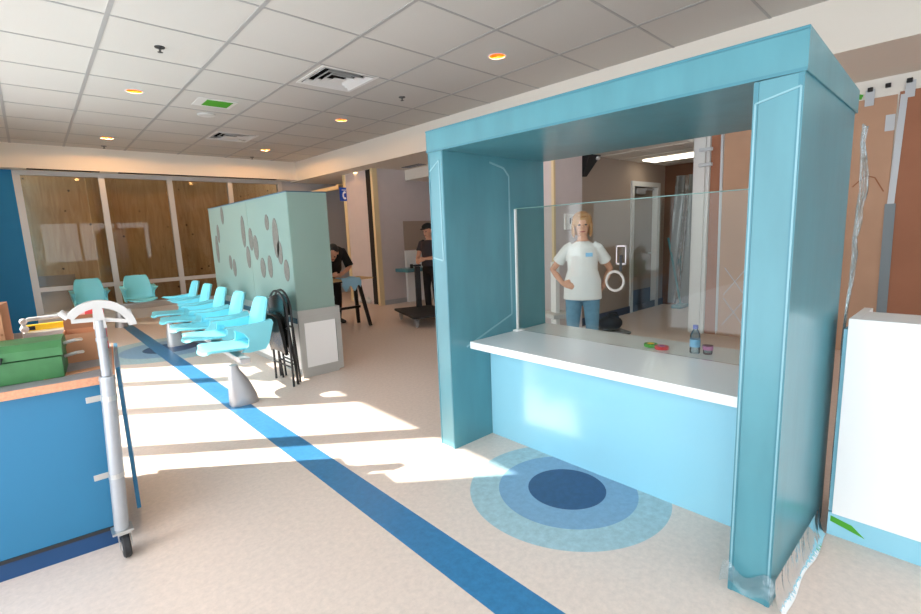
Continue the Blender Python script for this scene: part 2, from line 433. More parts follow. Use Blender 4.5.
# --- left wall with the sunny windows
lw = MB()
lw.box(-1.2, -1.0, 8.62, 12.0, 0, 3.65).box(-1.2, -1.0, -4.3, -3.4, 0, 3.65).box(-1.2, -1.0, -3.4, 8.62, 2.72, 3.65)
struct(lw.obj('wall_left', M['white_wall'], smooth=False))
lf = MB()
for y in (-3.35, -2.5, -1.4, -.3, .8, 1.9, 3.0, 4.18, 5.27, 6.40, 7.55, 8.57): lf.box(-1.14, -1.02, y - .07, y + .07, 0.03, 2.72)
lf.box(-1.14, -1.02, -3.4, 8.62, 0.0, 0.08)
struct(lf.obj('window_2', M['alu'], smooth=False))
# --- rear wall (behind the camera): opening added to let in sky fill
rw = MB().box(-1.2, 9.2, -4.3, -4.1, 2.6, 3.65).box(-1.2, 9.2, -4.3, -4.1, 0, 0.9)
rw.box(4.6, 9.2, -4.3, -4.1, 0.9, 2.6).box(-1.2, 0.4, -4.3, -4.1, 0.9, 2.6)
struct(rw.obj('wall_rear', M['white_wall'], smooth=False))
rf = MB()
for x in (0.45, 1.8, 3.2, 4.55): rf.box(x - .05, x + .05, -4.25, -4.15, 0.9, 2.6)
struct(rf.obj('window_3', M['alu'], smooth=False))
# unseen wing wall added outside to keep the sun off the nearer side windows
struct(MB().box(-14, -1.25, 4.22, 4.5, 0, 9.5).obj('wall_sun_block', M['lightgrey'], smooth=False))

# --- right side: glazed line at x = 6.75 papered over, column
struct(MB().box(6.75, 6.95, -4.2, 2.56, 0, ZL).obj('wall_right', M['white_wall'], smooth=False))
struct(MB().box(6.70, 6.92, 2.56, 2.76, 0, ZL).obj('trim_7', M['lightgrey'], smooth=False))
struct(MB().box(6.66, 6.70, 2.60, 2.72, 0, ZL).obj('trim_8', M['lightgrey'], smooth=False))
# --- back office behind the counter
ow = MB().box(6.05, 7.66, 4.15, 4.3, 0, ZL).box(8.59, 8.9, 4.15, 4.3, 0, ZL).box(7.66, 8.59, 4.15, 4.3, 2.20, ZL)
struct(ow.obj('wall_back', M['tan_wall'], smooth=False))
struct(MB().box(5.37, 6.05, 4.05, 4.3, 0, ZL).obj('wall_pilaster', M['hall_wall'], smooth=False))
struct(MB().box(5.36, 5.40, 4.035, 4.075, 0, ZL).obj('trim_9', M['cream'], smooth=False))
struct(MB().box(8.86, 9.0, 1.8, 4.3, 0, ZL).obj('wall_office_right', M['brown_wood'], smooth=False))
struct(MB().box(6.95, 9.0, 1.7, 1.8, 0, ZL).obj('wall_office_near', M['tan_wall'], smooth=False))
def tiles2():
    m = MB().box(6.05, 8.86, 2.77, 4.15, 2.56, 2.66).box(6.96, 8.86, 1.8, 2.77, 2.56, 2.66)
    for x in (6.65, 7.25, 7.85, 8.45): m.box(x - .012, x + .012, 2.77, 4.15, 2.554, 2.56)
    for y in (3.0, 3.55): m.box(6.05, 8.86, y - .012, y + .012, 2.555, 2.56)
    return m
struct(tiles2().obj('ceiling_office', M['white_wall'], smooth=False))
struct(MB().box(6.05, 8.86, 4.13, 4.15, 0, 0.12).obj('baseboard_back', M['kick'], smooth=False))
d = MB().box(7.62, 7.70, 4.12, 4.3, 0, 2.16).box(8.53, 8.63, 4.12, 4.3, 0, 2.16).box(7.62, 8.63, 4.12, 4.3, 2.16, 2.24)
dr = struct(d.obj('door_1', M['lightgrey'], smooth=False))
MB().box(7.70, 8.53, 4.22, 4.26, 0.01, 2.16).obj('door_leaf', M['door_face'], dr, smooth=False)
MB().box(7.74, 8.49, 4.205, 4.22, 0.03, 0.36).obj('kick_plate', M['kick'], dr, smooth=False)
MB().box(7.80, 8.10, 4.13, 4.22, 2.03, 2.13, .01).box(8.05, 8.35, 4.10, 4.13, 2.10, 2.13).obj('door_closer', M['steel'], dr, smooth=False)
MB().tube([(8.40, 4.20, 1.0), (8.40, 4.15, 1.0), (8.28, 4.15, 1.0)], .011).obj('door_handle', M['chrome'], dr)

# --- hallway walls
struct(MB().box(5.62, 9.2, 8.80, 8.95, 0, ZL).obj('wall_hall', M['hall_wall'], smooth=False))
struct(MB().box(5.50, 5.62, 8.78, 8.86, 0, ZL).obj('trim_10', M['cream'], smooth=False))
struct(MB().box(5.56, 5.70, 9.14, 10.02, 0, ZL).obj('wall_recess', M['hall_wall'], smooth=False))
struct(MB().box(5.56, 5.72, 8.86, 9.14, 0, ZL).obj('wall_gap', M['dark_gap'], smooth=False))  # solid block coloured dark for the shade inside the door slit
struct(MB().box(5.54, 5.70, 10.02, 10.12, 0, ZL).obj('trim_11', M['cream'], smooth=False))
struct(MB().box(8.3, 8.45, 4.3, 8.8, 0, ZL).obj('wall_hall_right', M['hall_wall'], smooth=False))
struct(MB().box(6.35, 8.3, 7.6, 8.8, 2.68, ZL).obj('trim_12', M['bulkhead'], smooth=False))
struct(MB().box(5.62, 8.3, 8.78, 8.80, 0, 0.10).obj('baseboard_hall', M['grey_wall'], smooth=False))
struct(MB().box(9.0, 9.2, -4.2, 11.9, 0, ZL).obj('wall_outer', M['hall_wall'], smooth=False))

# ================================================================ RECEPTION ARCH
arch = thing('reception_arch', 'teal film wrapped square arch framing the white reception counter', 'arch', (2.0, 1.5, 0))
OX, OY = 2.0, 1.5
def L_(p): return (p[0] - OX, p[1] - OY, p[2])
def side(name, xf, xb, y0, y1, zf, zb):
    return MB().hexa([L_(p) for p in ((xf, y0, 0), (xb, y0, 0), (xb, y1, 0), (xf, y1, 0), (xf, y0, zf), (xb, y0, zb), (xb, y1, zb), (xf, y1, zf))]).obj(name, M['teal'], arch, smooth=False)
pl = side('side_panel', 2.035, 3.06, 2.40, 2.55, 2.026, 2.02)
pr = side('side_panel', 1.965, 2.80, 0.462, 0.612, 1.978, 1.955)
MB().hexa([L_(p) for p in ((1.962, .455, 1.978), (2.82, .455, 1.955), (3.06, 2.556, 2.02), (2.03, 2.556, 2.026),
                           (1.962, .455, 2.117), (2.82, .455, 2.05), (3.06, 2.556, 2.12), (2.03, 2.556, 2.162))]).obj('roof_beam', M['teal'], arch, smooth=False)
e = MB()
def strip(m, a, b, w, off, n):
    """thin tape line between a and b lying on a face with normal n"""
    a, b, n = Vector(L_(a)), Vector(L_(b)), Vector(n); t = (b - a).normalized(); s = t.cross(n).normalized() * w / 2
    lo, hi = n * 0.0002, n * off
    m.hexa([a - s + lo, b - s + lo, b + s + lo, a + s + lo, a - s + hi, b - s + hi, b + s + hi, a + s + hi])
strip(e, (1.962, .455, 1.984), (2.03, 2.556, 2.032), .012, .004, (-1, 0.03, 0))
strip(e, (1.962, .455, 2.112), (2.03, 2.556, 2.157), .010, .004, (-1, 0.03, 0))
for y in (.472, .602): strip(e, (1.965, y, 0.0), (1.965, y, 1.975), .014, .003, (-1, 0, 0))
for y in (2.408, 2.542): strip(e, (2.035, y, 0.0), (2.035, y, 2.02), .010, .003, (-1, 0, 0))
e.obj('edge_band', M['teal_edge'], arch, smooth=False)
fi = lambda x, z: (x, 2.40, z)
ff = lambda y, z: (2.035, y, z)
def film(pts, w, off, n):
    f = MB()
    for a, b in zip(pts, pts[1:]): strip(f, a, b, w, off, n)
    f.obj('film_edge', M['film_line'], arch, smooth=False)
film([fi(*q) for q in ((2.46, 1.975), (2.60, 1.945), (2.655, 1.89), (2.655, 0.875), (2.18, 0.71))], .012, .003, (0, -1, 0))
film([ff(*q) for q in ((2.548, 1.90), (2.44, 1.965), (2.435, 1.32), (2.548, 1.34))], .010, .003, (-1, 0, 0))
film([(1.965, .603, .10), (1.965, .603, 1.905), (1.965, .470, 1.935), (1.965, .470, .10)], .006, .004, (-1, 0, 0))

# clear plastic still taped over the outer side of the right leg
ps = thing('plastic_sheet', 'crumpled clear plastic sheet hanging down the outer side of the right arch leg', 'plastic sheet', (2.4, .44, 0))
def plastic(u, v):
    z = 0.03 + 1.93 * v
    bulge = math.exp(-((z - 1.62) / .16) ** 2)
    x = 1.968 + u * (0.895 + 0.012 * math.sin(v * 21 + 1) + 0.03 * bulge)
    edge = max(0, u - .86) / .14
    crumple = .5 + .5 * math.sin(z * 31 + 2 * math.sin(z * 13))
    y = .4535 - .003 - .004 * (1 + math.sin(u * 17 + 3 * math.sin(v * 3)) * math.sin(v * 5 + u * 3)) - (0.008 + .010 * crumple * (z > 1.08) + .014 * bulge) * edge * min(1, max(.15, (z - .9) / .3))
    return (x - 2.4, y - .44, z)
def frontcuff(u, v):
    y = .44 + u * .19; z = .045 + .075 * v + .02 * math.sin(u * 9)
    return (1.945 - 2.4 - .012 * math.sin(u * 7 + v * 3) - .02 * (1 - v), y - .44, z)
MB().sheet(frontcuff, 14, 5).obj('cuff', M['plastic_cuff'], ps)
rp = MB()
for k in range(3):
    pts = []
    for i in range(26):
        v = .04 + .93 * i / 25
        q = plastic(1.0 - .04 * k, v); pts.append((q[0] + .006 * math.sin(i * 2.1 + k), q[1] - .004 - .004 * k, q[2]))
    rp.tube(pts, .0045 + .002 * (k == 0), 6)
rp.obj('rolled_hem', M['plastic_cuff'], ps)
def skirt(u, v):
    return (1.957 - 2.4 + .70 * u, .449 - .44 - v * v * (.036 + .006 * math.sin(u * 11)) - .004, .13 * (1 - v) ** 1.6 + .003 + .002 * v * (1 + math.sin(u * 17)))
MB().sheet(skirt, 40, 8).obj('floor_skirt', M['plastic'], ps)

# ================================================================ RECEPTION DESK
desk = thing('reception_desk', 'long white topped counter with light blue front standing inside the teal arch', 'reception desk', (2.65, 1.5, 0))
DX, DY = 2.65, 1.5
MB().box(2.21 - DX, 3.07 - DX, .616 - DY, 2.398 - DY, .692, .742, .004).obj('worktop', M['counter'], desk, smooth=False)
MB().box(2.41 - DX, 2.44 - DX, .616 - DY, 2.398 - DY, 0, .692).obj('front_panel', M['sky_blue'], desk, smooth=False)
for y in (.616, 2.37): MB().box(2.44 - DX, 2.98 - DX, y - DY, y + .028 - DY, 0, .692).obj('end_panel', M['white_lam'], desk, smooth=False)

gs = thing('glass_screen', 'clear glass transaction screen standing upright on the white reception counter', 'glass screen', (2.71, 1.5, .742))
gz = .742
MB().box(-.006, .006, .625 - 1.5, 2.385 - 1.5, 0.006, 1.655 - gz).obj('glass_pane', M['screen_glass'], gs, smooth=False)
MB().box(-.009, .009, 2.385 - 1.5, 2.397 - 1.5, 0.0, 1.655 - gz).obj('bright_edge', M['white_lam'], gs, smooth=False)  # bright gleam of the polished glass edge, painted as a white strip
MB().box(-.05, .03, 2.35 - 1.5, 2.397 - 1.5, 0.0, .010).obj('foot_bracket', M['white_lam'], gs, smooth=False)
MB().box(-.0065, .0065, .625 - 1.5, 2.385 - 1.5, 1.655 - gz, 1.660 - gz).obj('top_edge', M['frost_edge'], gs, smooth=False)
rg = MB()
ring = [(0, 1.573 - 1.5 + .060 * math.cos(2 * PI * k / 28), 1.16 - gz + .060 * math.sin(2 * PI * k / 28)) for k in range(28)]
rg.tube(ring, .0085, 8, closed=True); rg.obj('speech_ring', mat('dull_ring', (182, 172, 164), 0.5), gs)
nb = MB()
for a0, a1, b0, b1 in ((1.495, 1.563, 1.375, 1.385), (1.495, 1.563, 1.265, 1.275), (1.495, 1.502, 1.265, 1.385), (1.556, 1.563, 1.265, 1.385)): nb.box(-.009, -.0062, a0 - 1.5, a1 - 1.5, b0 - gz, b1 - gz)
fr = nb.obj('notice_holder', M['hall_wall'], gs, smooth=False)
MB().box(-.011, -.0065, 1.521 - 1.5, 1.538 - 1.5, 1.225 - gz, 1.325 - gz).obj('latch', M['black_metal'], fr, smooth=False)

# counter items
wb = thing('water_bottle', 'clear plastic water bottle with blue cap on the white counter', 'bottle', (2.84, 1.125, .742))
MB().lathe([(.026, .0005), (.029, .008), (.0285, .03), (.027, .034), (.0285, .038), (.0285, .085), (.027, .09), (.0285, .095), (.028, .108), (.020, .130), (.012, .143), (.012, .150)], seg=20).obj('body', M['bottle'], wb)
MB().lathe([(.0292, .040), (.0292, .084)], seg=20).obj('label_band', M['label_blue'], wb)
MB().lathe([(.0140, .146), (.0145, .148), (.0145, .166), (.0125, .169)], seg=20).obj('cap', M['cap_blue'], wb)
cup = thing('drink_cup', 'small clear tub with pink label beside the water bottle', 'cup', (2.86, 1.06, .742))
MB().lathe([(.022, .0005), (.025, .004), (.028, .05), (.030, .052)], seg=20).obj('tub', M['bottle'], cup)
MB().lathe([(.0283, .028), (.0293, .050)], seg=20).obj('label_band', M['pink'], cup)
def tape(loc, rgbm, label):
    t = thing('tape_roll', label, 'tape', loc, group='rolls of tape on the counter')
    m = MB(); seg = 28
    prof = [(.022, 0.0005), (.040, 0.0005), (.040, .019), (.022, .019)]
    rings = [[m.bm.verts.new((r * math.cos(2 * PI * k / seg), r * math.sin(2 * PI * k / seg), z)) for k in range(seg)] for r, z in prof]
    for i in range(4):
        A, B = rings[i], rings[(i + 1) % 4]
        for k in range(seg): m.bm.faces.new((A[k], A[(k + 1) % seg], B[(k + 1) % seg], B[k]))
    m.obj('roll', rgbm[0], t)
    m = MB(); prof = [(.018, .002), (.0218, .002), (.0218, .0205), (.018, .0205)]
    rings = [[m.bm.verts.new((r * math.cos(2 * PI * k / seg), r * math.sin(2 * PI * k / seg), z)) for k in range(seg)] for r, z in prof]
    for i in range(4):
        A, B = rings[i], rings[(i + 1) % 4]
        for k in range(seg): m.bm.faces.new((A[k], A[(k + 1) % seg], B[(k + 1) % seg], B[k]))
    m.obj('core', rgbm[1], t); return t
tape((2.835, 1.392, .742), (M['green_tape'], M['yellow']), 'green roll of tape with yellow core on white counter')
tape((2.815, 1.312, .742), (M['red'], M['pink']), 'red roll of tape on white counter')

# ================================================================ RIGHT COUNTER
fc = thing('front_counter', 'tall white counter on a light blue kick base right of the arch', 'counter', (2.66, -.3, 0))
yy = -.3
MB().box(0, .035, -1.0 - yy, .40 - yy, .115, 1.055, .003).obj('front_panel', M['white_lam'], fc, smooth=False)
MB().box(.035, .25, -1.0 - yy, .365 - yy, 1.015, 1.055, .003).obj('ledge', M['white_lam'], fc, smooth=False)
MB().box(.035, .37, .365 - yy, .40 - yy, .115, 1.055, .003).obj('end_panel', M['white_lam'], fc, smooth=False)
MB().box(.012, .36, -1.0 - yy, .415 - yy, 0, .113).obj('kick_base', M['sky_blue'], fc, smooth=False)
MB().box(.03, .34, .402 - yy, .418 - yy, .113, 1.0).obj('blue_gable', M['sky_blue'], fc, smooth=False)
MB().prism([(.405 - yy, .098), (.325 - yy, .080), (.275 - yy, .036), (.405 - yy, .070)], 0, .0105, .0118).obj('masking_tape', M['green_tape'], fc, smooth=False)

# ================================================================ BROWN PAPER over the glazing (right)
def paper(y0, y1, z0, z1, m, label):
    def f(u, v): return (6.742 - .002 * math.sin(u * 5 + 3 * v) ** 2 , y0 + (y1 - y0) * u, z0 + (z1 - z0) * v)
    o = MB().sheet(f, 10, 14, .003).obj('brown_paper', m); tag(o, label, 'paper', 'brown paper taped over the glazing'); return o
p1 = paper(.78, 2.40, 0.0, 2.71, M['paper'], 'wide tan kraft paper sheet taped over the glazing behind the arch')
p2 = paper(-2.5, .765, 0.0, 2.73, M['paper_dark'], 'redder kraft paper sheet at far right behind tall white counter')
p3 = paper(2.41, 2.555, 0.0, 2.88, M['paper_dark'], 'narrow dark kraft paper strip beside the pale column')
def pstrip(name, pts, w, m, label, cat='tape', x=6.736):
    o = MB()
    for a, b in zip(pts, pts[1:]):
        A, B = Vector((x, a[0], a[1])), Vector((x, b[0], b[1])); t = (B - A).normalized(); s = t.cross(Vector((1, 0, 0))) * w / 2
        n = Vector((-.003, 0, 0)); o.hexa([A - s, B - s, B + s, A + s, A - s + n, B - s + n, B + s + n, A + s + n])
    q = o.obj(name, m, smooth=False); tag(q, label, cat); return q
pstrip('tape_strip', [(.73, 2.70), (.755, 1.6)], .055, M['tape_silver'], 'shiny upper half of the tape seam between the two brown paper sheets')
pstrip('tape_strip', [(.757, 1.62), (.74, .2)], .085, M['tape_dull'], 'duller wide lower half of the tape seam down to the white counter', x=6.734)
pstrip('tape_strip', [(2.43, 2.88), (2.40, .05)], .03, M['tape_silver'], 'long silver tape line next to the pale column behind counter')
for k, (y, z) in enumerate(((1.00, 2.74), (.69, 2.76), (.82, 2.46))):
    pstrip('tape_patch', [(y, z + .06), (y, z - .10)], .075, M['tape_silver'],
           ['silver tape patch holding the tan paper top corner', 'silver tape patch at top of the redder paper', 'small silver tape patch crossing the paper seam'][k], x=6.734)
pstrip('tape_patch', [(1.12, 2.76), (1.06, 2.74)], .05, M['green_tape'], 'green tape scrap at the top edge of the brown paper', x=6.734)
for k, (y, z) in enumerate(((1.0, 2.80), (.86, 2.81), (.70, 2.82))):
    o = MB().box(6.712, 6.747, y - .022, y + .022, z - .022, z + .022, .006).obj('paper_clip', M['black_metal'], smooth=False)
    tag(o, ['black clip at left of three along the paper top', 'middle black clip along the brown paper top', 'black clip at right of three along the paper top'][k], 'clip', 'clips on the brown paper')
for k, z in enumerate((2.43, 2.24)):
    o = MB().box(6.60, 6.66, 2.50, 2.66, z - .022, z + .022, .01).obj('column_bracket', M['tape_silver'], smooth=False)
    tag(o, ['upper silver clamp on the pale column edge', 'lower silver clamp on the pale column edge'][k], 'clamp', 'clamps on the column')
pstrip('curved_mark', [(1.08, 1.82), (.98, 1.93), (.90, 1.90), (.82, 1.75)], .012, M['card_dark'], 'dark curved mark on the tan paper sheet', 'mark')  # dark curved line laid flat on the paper
xs = MB()  # thin pale lines crossing in pairs on the paper
for z0 in (.15, .55):
    for a, b in (((2.33, z0), (2.07, z0 + .36)), ((2.07, z0), (2.33, z0 + .36))):
        A, B = Vector((6.736, *a)), Vector((6.736, *b)); t = (B - A).normalized(); s = t.cross(Vector((1, 0, 0))) * .003; n = Vector((-.003, 0, 0))
        xs.hexa([A - s, B - s, B + s, A + s, A - s + n, B - s + n, B + s + n, A + s + n])
tag(xs.obj('pale_cross', M['tape_silver'], smooth=False), 'thin pale crosses low on the brown paper behind counter', 'tape')

# ================================================================ TANDEM SEATING
def seat_mesh():
    """moulded shell: pan, back and winged arms; faces -x, origin on floor under seat centre"""
    m = MB()
    prof = [(-.345, .445, .40), (-.335, .462, .44), (-.28, .470, .47), (-.15, .462, .48), (.0, .452, .48), (.10, .450, .48), (.17, .462, .47), (.21, .505, .46), (.228, .57, .46), (.25, .66, .46), (.275, .76, .44), (.305, .86, .40), (.32, .91, .36), (.325, .925, .31)]
    n = len(prof) - 1
    def f(u, v):
        t = u * n; i = min(int(t), n - 1); k = t - i
        a, b = prof[i], prof[i + 1]
        x, z, w = (a[j] + (b[j] - a[j]) * k for j in range(3))
        s = 2 * v - 1
        dish = abs(s) ** 2.5
        up = .025 * dish if x < .16 else 0
        fwd = -.05 * dish if x >= .2 else 0
        if u < .08: x += .05 * dish
        return (x + fwd, s * w / 2, z + up)
    m.sheet(f, 26, 10, .022)
    for s in (-1, 1):
        y0 = s * .235
        A = [(-.16, .700), (-.13, .712), (.0, .705), (.16, .715), (.27, .735), (.285, .70), (.265, .60), (.24, .50), (.20, .445), (.05, .432), (-.02, .445), (.045, .50), (.055, .56), (.02, .62), (-.06, .668)]
        inner = [m.bm.verts.new((x, y0 - s * .012, z)) for x, z in A]
        outer = []
        for x, z in A:
            fl = max(0, (z - .60) / .12)
            outer.append(m.bm.verts.new((x, y0 + s * (.012 + .045 * min(1, fl)), z)))
        k = len(A)
        for i in range(k): m.bm.faces.new((inner[i], inner[(i + 1) % k], outer[(i + 1) % k], outer[i]))
        m.bm.faces.new(inner); m.bm.faces.new(outer[::-1])
    return m
def pedestal_mesh():
    m = MB(); rings = []
    for z, x0, x1, w in ((0, -.13, .12, .10), (.02, -.13, .12, .10), (.08, -.128, .108, .092), (.18, -.122, .07, .075), (.26, -.115, .03, .06), (.33, -.105, -.015, .048), (.376, -.10, -.03, .042)):
        ring = []
        for k in range(20):
            a = 2 * PI * k / 20; c, s = math.cos(a), math.sin(a)
            c = math.copysign(abs(c) ** .7, c); s = math.copysign(abs(s) ** .7, s)
            ring.append(m.bm.verts.new(((x0 + x1) / 2 + (x1 - x0) / 2 * c, w * s, z)))
        rings.append(ring)
    for A, B in zip(rings, rings[1:]):
        for k in range(20): m.bm.faces.new((A[k], A[(k + 1) % 20], B[(k + 1) % 20], B[k]))
    m.bm.faces.new(rings[0][::-1]); m.bm.faces.new(rings[-1]); return m
def tandem(loc, rz, n, pitch, peds, label, pdx=-.13):
    t = thing('tandem_seating', label, 'seating', loc, rz)
    y0 = -(n - 1) * pitch / 2
    sm, pm = None, None
    for i in range(n):
        if sm is None: o = seat_mesh().obj('seat', M['seat'], t); sm = o
        else: o = sm.copy(); COL.objects.link(o); o.parent = t
        o.location = (0, y0 + i * pitch, 0)
    MB().box(-.09, .0, y0 - .43, -y0 + .22, .377, .425, .008).obj('beam', M['steel'], t, smooth=False)
    for y in peds:
        if pm is None: o = pedestal_mesh().obj('pedestal', M['steel'], t); pm = o
        else: o = pm.copy(); COL.objects.link(o); o.parent = t
        o.location = (.05 + pdx, y, 0)
    return t
tandem((1.482, 6.57, 0), math.radians(-2.4), 5, .80, (-1.98, 1.50), 'row of five aqua shell seats on silver pedestals along the glass partition')
tandem((1.10, 10.95, 0), PI / 2, 2, .76, (0.0,), 'pair of aqua shell seats facing the room in front of the far window')

# ================================================================ GLASS PARTITION
gp = thing('glass_partition', 'frosted green glass screen on a white and steel base behind the row of seats', 'partition', (2.27, 6.35, 0))
gx, gy = 2.27, 6.35
def gb(x0, x1, y0, y1, z0, z1, name, m, par=gp, bev=0): return MB().box(x0 - gx, x1 - gx, y0 - gy, y1 - gy, z0, z1, bev).obj(name, M[m], par, smooth=False)
base = gb(2.05, 2.50, 4.92, 7.8, .08, .66, 'base_cabinet', 'white_lam')
gb(2.08, 2.48, 4.95, 7.77, 0.0, .08, 'kick_base', 'stainless')
gb(2.03, 2.52, 4.895, 7.82, .66, .74, 'cap_rail', 'stainless')
gb(2.028, 2.05, 4.93, 7.8, .60, .66, 'side_rail', 'navy_cap')
ef = MB()
for x0, x1, z0, z1 in ((2.03, 2.09, 0, .66), (2.46, 2.52, .02, .66), (2.09, 2.46, 0, .11), (2.09, 2.46, .60, .66)): ef.box(x0 - gx, x1 - gx, 4.888 - gy, 4.915 - gy, z0, z1)
efo = ef.obj('end_frame', M['stainless'], gp, smooth=False)
gb(2.09, 2.45, 4.882, 4.888, .11, .60, 'white_panel', 'white_lam')
gb(2.035, 2.047, 4.92, 6.15, .74, 1.985, 'glass_panel', 'frost')
gb(2.035, 2.047, 6.156, 7.8, .74, 1.985, 'glass_panel', 'frost')
gb(2.035, 2.47, 4.90, 4.912, .74, 1.985, 'glass_panel', 'frost')
gb(2.458, 2.47, 4.92, 7.8, .74, 1.985, 'glass_panel', 'frost')
gb(2.028, 2.476, 4.895, 7.81, 1.985, 1.995, 'top_edge', 'navy_cap')
mo = MB()
for y, z, ry, rz in ((7.55, 1.40, .07, .20), (7.42, 1.62, .06, .13), (7.15, 1.86, .06, .12), (7.0, 1.22, .06, .10), (6.85, 1.15, .07, .12), (6.35, 1.62, .07, .20), (6.25, 1.30, .07, .14), (6.10, 1.52, .07, .14),
                     (5.95, 1.42, .08, .15), (5.78, 1.18, .08, .12), (5.55, 1.20, .07, .13), (5.52, 1.70, .06, .09), (5.30, 1.52, .085, .22), (5.22, 1.36, .07, .13), (5.08, 1.17, .07, .12)):
    p = [(y - gy + ry * math.cos(2 * PI * k / 18), z + rz * math.sin(2 * PI * k / 18)) for k in range(18)]
    mo.prism(p, 0, 2.0315 - gx, 2.0345 - gx)
mo.obj('seed_pattern', M['motif'], gp, smooth=False)

# ================================================================ FOLDING CHAIRS
def folding_chair(label, loc, rz, spread=0.0):
    t = thing('folding_chair', label, 'chair', loc, rz, 'black folding chairs against the partition')
    W, H = .225, .98
    arc = [(-W, -.02 * 0 , 0.0), (-W, 0, .62)] + [(-W * math.cos(a), 0, .76 + .22 * math.sin(a)) for a in [PI * k / 12 for k in range(13)]] + [(W, 0, .62), (W, 0, 0)]
    MB().tube(arc, .0125, 8).obj('front_frame', M['black_metal'], t)
    w2 = .19; y2 = .045 + spread
    MB().tube([(-w2, y2, 0), (-w2, .02, .55), (-w2, .018, .60), (w2, .018, .60), (w2, .02, .55), (w2, y2, 0)], .0115, 8).tube([(-w2, .03 + spread * .5, .22), (w2, .03 + spread * .5, .22)], .008, 8).obj('rear_frame', M['black_metal'], t)
    MB().tube([(-W, 0, .20), (W, 0, .20)], .008, 8).obj('stretcher', M['black_metal'], t)
    def back(u, v): return (-.19 + .38 * u, .018 * math.sin(PI * u) - .005, .73 + .21 * v * (1 - .25 * (2 * u - 1) ** 2))
    MB().sheet(back, 10, 6, .02).obj('backrest', M['black_vinyl'], t)
    def seat(u, v):
        w = .185 + .02 * v; return (-w + 2 * w * u, -.022 - (.03 + spread * 1.5) * v - .008 * math.sin(PI * u), .36 + .39 * v - .03 * (2 * u - 1) ** 4)
    MB().sheet(seat, 10, 8, .035).obj('seat', M['black_vinyl'], t)
    return t
folding_chair('black folding chair leaning nearest the partition base', (1.905, 4.98, 0), -PI / 2)
folding_chair('half folded black chair in front, its seat tipped out towards the aqua seats', (1.835, 4.92, 0), -PI / 2 + .02, .02)

# ================================================================ TOOL CABINET (front left)
RC = math.radians(-5.5)
tcab = thing('tool_cabinet', 'blue laminate tool cabinet with chipboard edged worktop at the left edge', 'cabinet', (.17, 2.85, 0), RC)
MB().box(-1.05, -.002, 0.0, .88, .105, .845).obj('body', M['cart_blue'], tcab, smooth=False)
MB().box(-1.04, -.02, .012, .86, 0.0, .088).obj('plinth', M['plinth'], tcab, smooth=False)
MB().box(-1.05, -.006, -.006, .87, .088, .105).obj('black_trim', M['black_rubber'], tcab, smooth=False)
wt = MB().box(-1.08, .055, -.03, .90, .848, .888).obj('worktop', M['worktop'], tcab, smooth=False)
MB().box(-1.08, .060, -.036, -.030, .848, .887).box(.055, .061, -.030, .90, .848, .887).obj('chipboard_edging', M['chip'], wt, smooth=False)
MB().box(.066, .084, .12, .885, .10, .885).obj('side_board', M['cart_blue'], tcab, smooth=False)
def C_(x, y, z=.888):     # cabinet-local to world
    v = rotz(RC) @ Vector((x, y, 0)); return (.17 + v.x, 2.85 + v.y, z)

tb = thing('toolbox', 'green steel toolbox lying on the blue tool cabinet', 'toolbox', C_(-.40, .22), RC)
MB().box(-.27, .27, -.14, .14, .0, .105, .010).obj('body', M['green_tool'], tb)
MB().prism([(-.143, .110), (.143, .110), (.143, .150), (.10, .178), (-.10, .178), (-.143, .150)], 0, -.274, .274).obj('lid', M['green_tool'], tb, smooth=False)
hl = MB()
for z, dy in ((.085, 0), (.145, .03)): hl.tube([(.272, -.05 + dy, z), (.32, -.05 + dy, z + .01), (.345, -.02 + dy, z + .005)], .008, 8)
hl.obj('latch', M['chrome'], tb)
MB().tube([(-.1, -.146, .13), (-.1, -.165, .11), (.06, -.165, .11), (.06, -.146, .13)], .006, 8).obj('carry_handle', M['black_rubber'], tb)

def carton(label, loc, w, d_, h, rz, flaps, textm=False):
    b = thing('cardboard_box', label, 'box', loc, rz)
    m = MB(); t = .005
    m.box(-w / 2, w / 2, -d_ / 2, d_ / 2, 0, t)
    m.box(-w / 2, w / 2, -d_ / 2, -d_ / 2 + t, t, h).box(-w / 2, w / 2, d_ / 2 - t, d_ / 2, t, h)
    m.box(-w / 2, -w / 2 + t, -d_ / 2 + t, d_ / 2 - t, t, h).box(w / 2 - t, w / 2, -d_ / 2 + t, d_ / 2 - t, t, h)
    if not flaps: m.box(-w / 2, w / 2, -d_ / 2, d_ / 2, h, h + t)
    m.obj('carton', M['card'], b, smooth=False)
    if flaps:
        MB().hexa([(-w / 2, d_ / 2 - t, h), (w / 2, d_ / 2 - t, h), (w / 2, d_ / 2, h), (-w / 2, d_ / 2, h),
                   (-w / 2, d_ / 2 + .045, h + .07), (w / 2, d_ / 2 + .045, h + .07), (w / 2, d_ / 2 + .05, h + .07), (-w / 2, d_ / 2 + .05, h + .07)]).obj('flap', M['card_dark'], b, smooth=False)
    return b
bx = carton('closed cardboard box standing behind the green toolbox', C_(-.545, .56), .36, .24, .335, RC, False)
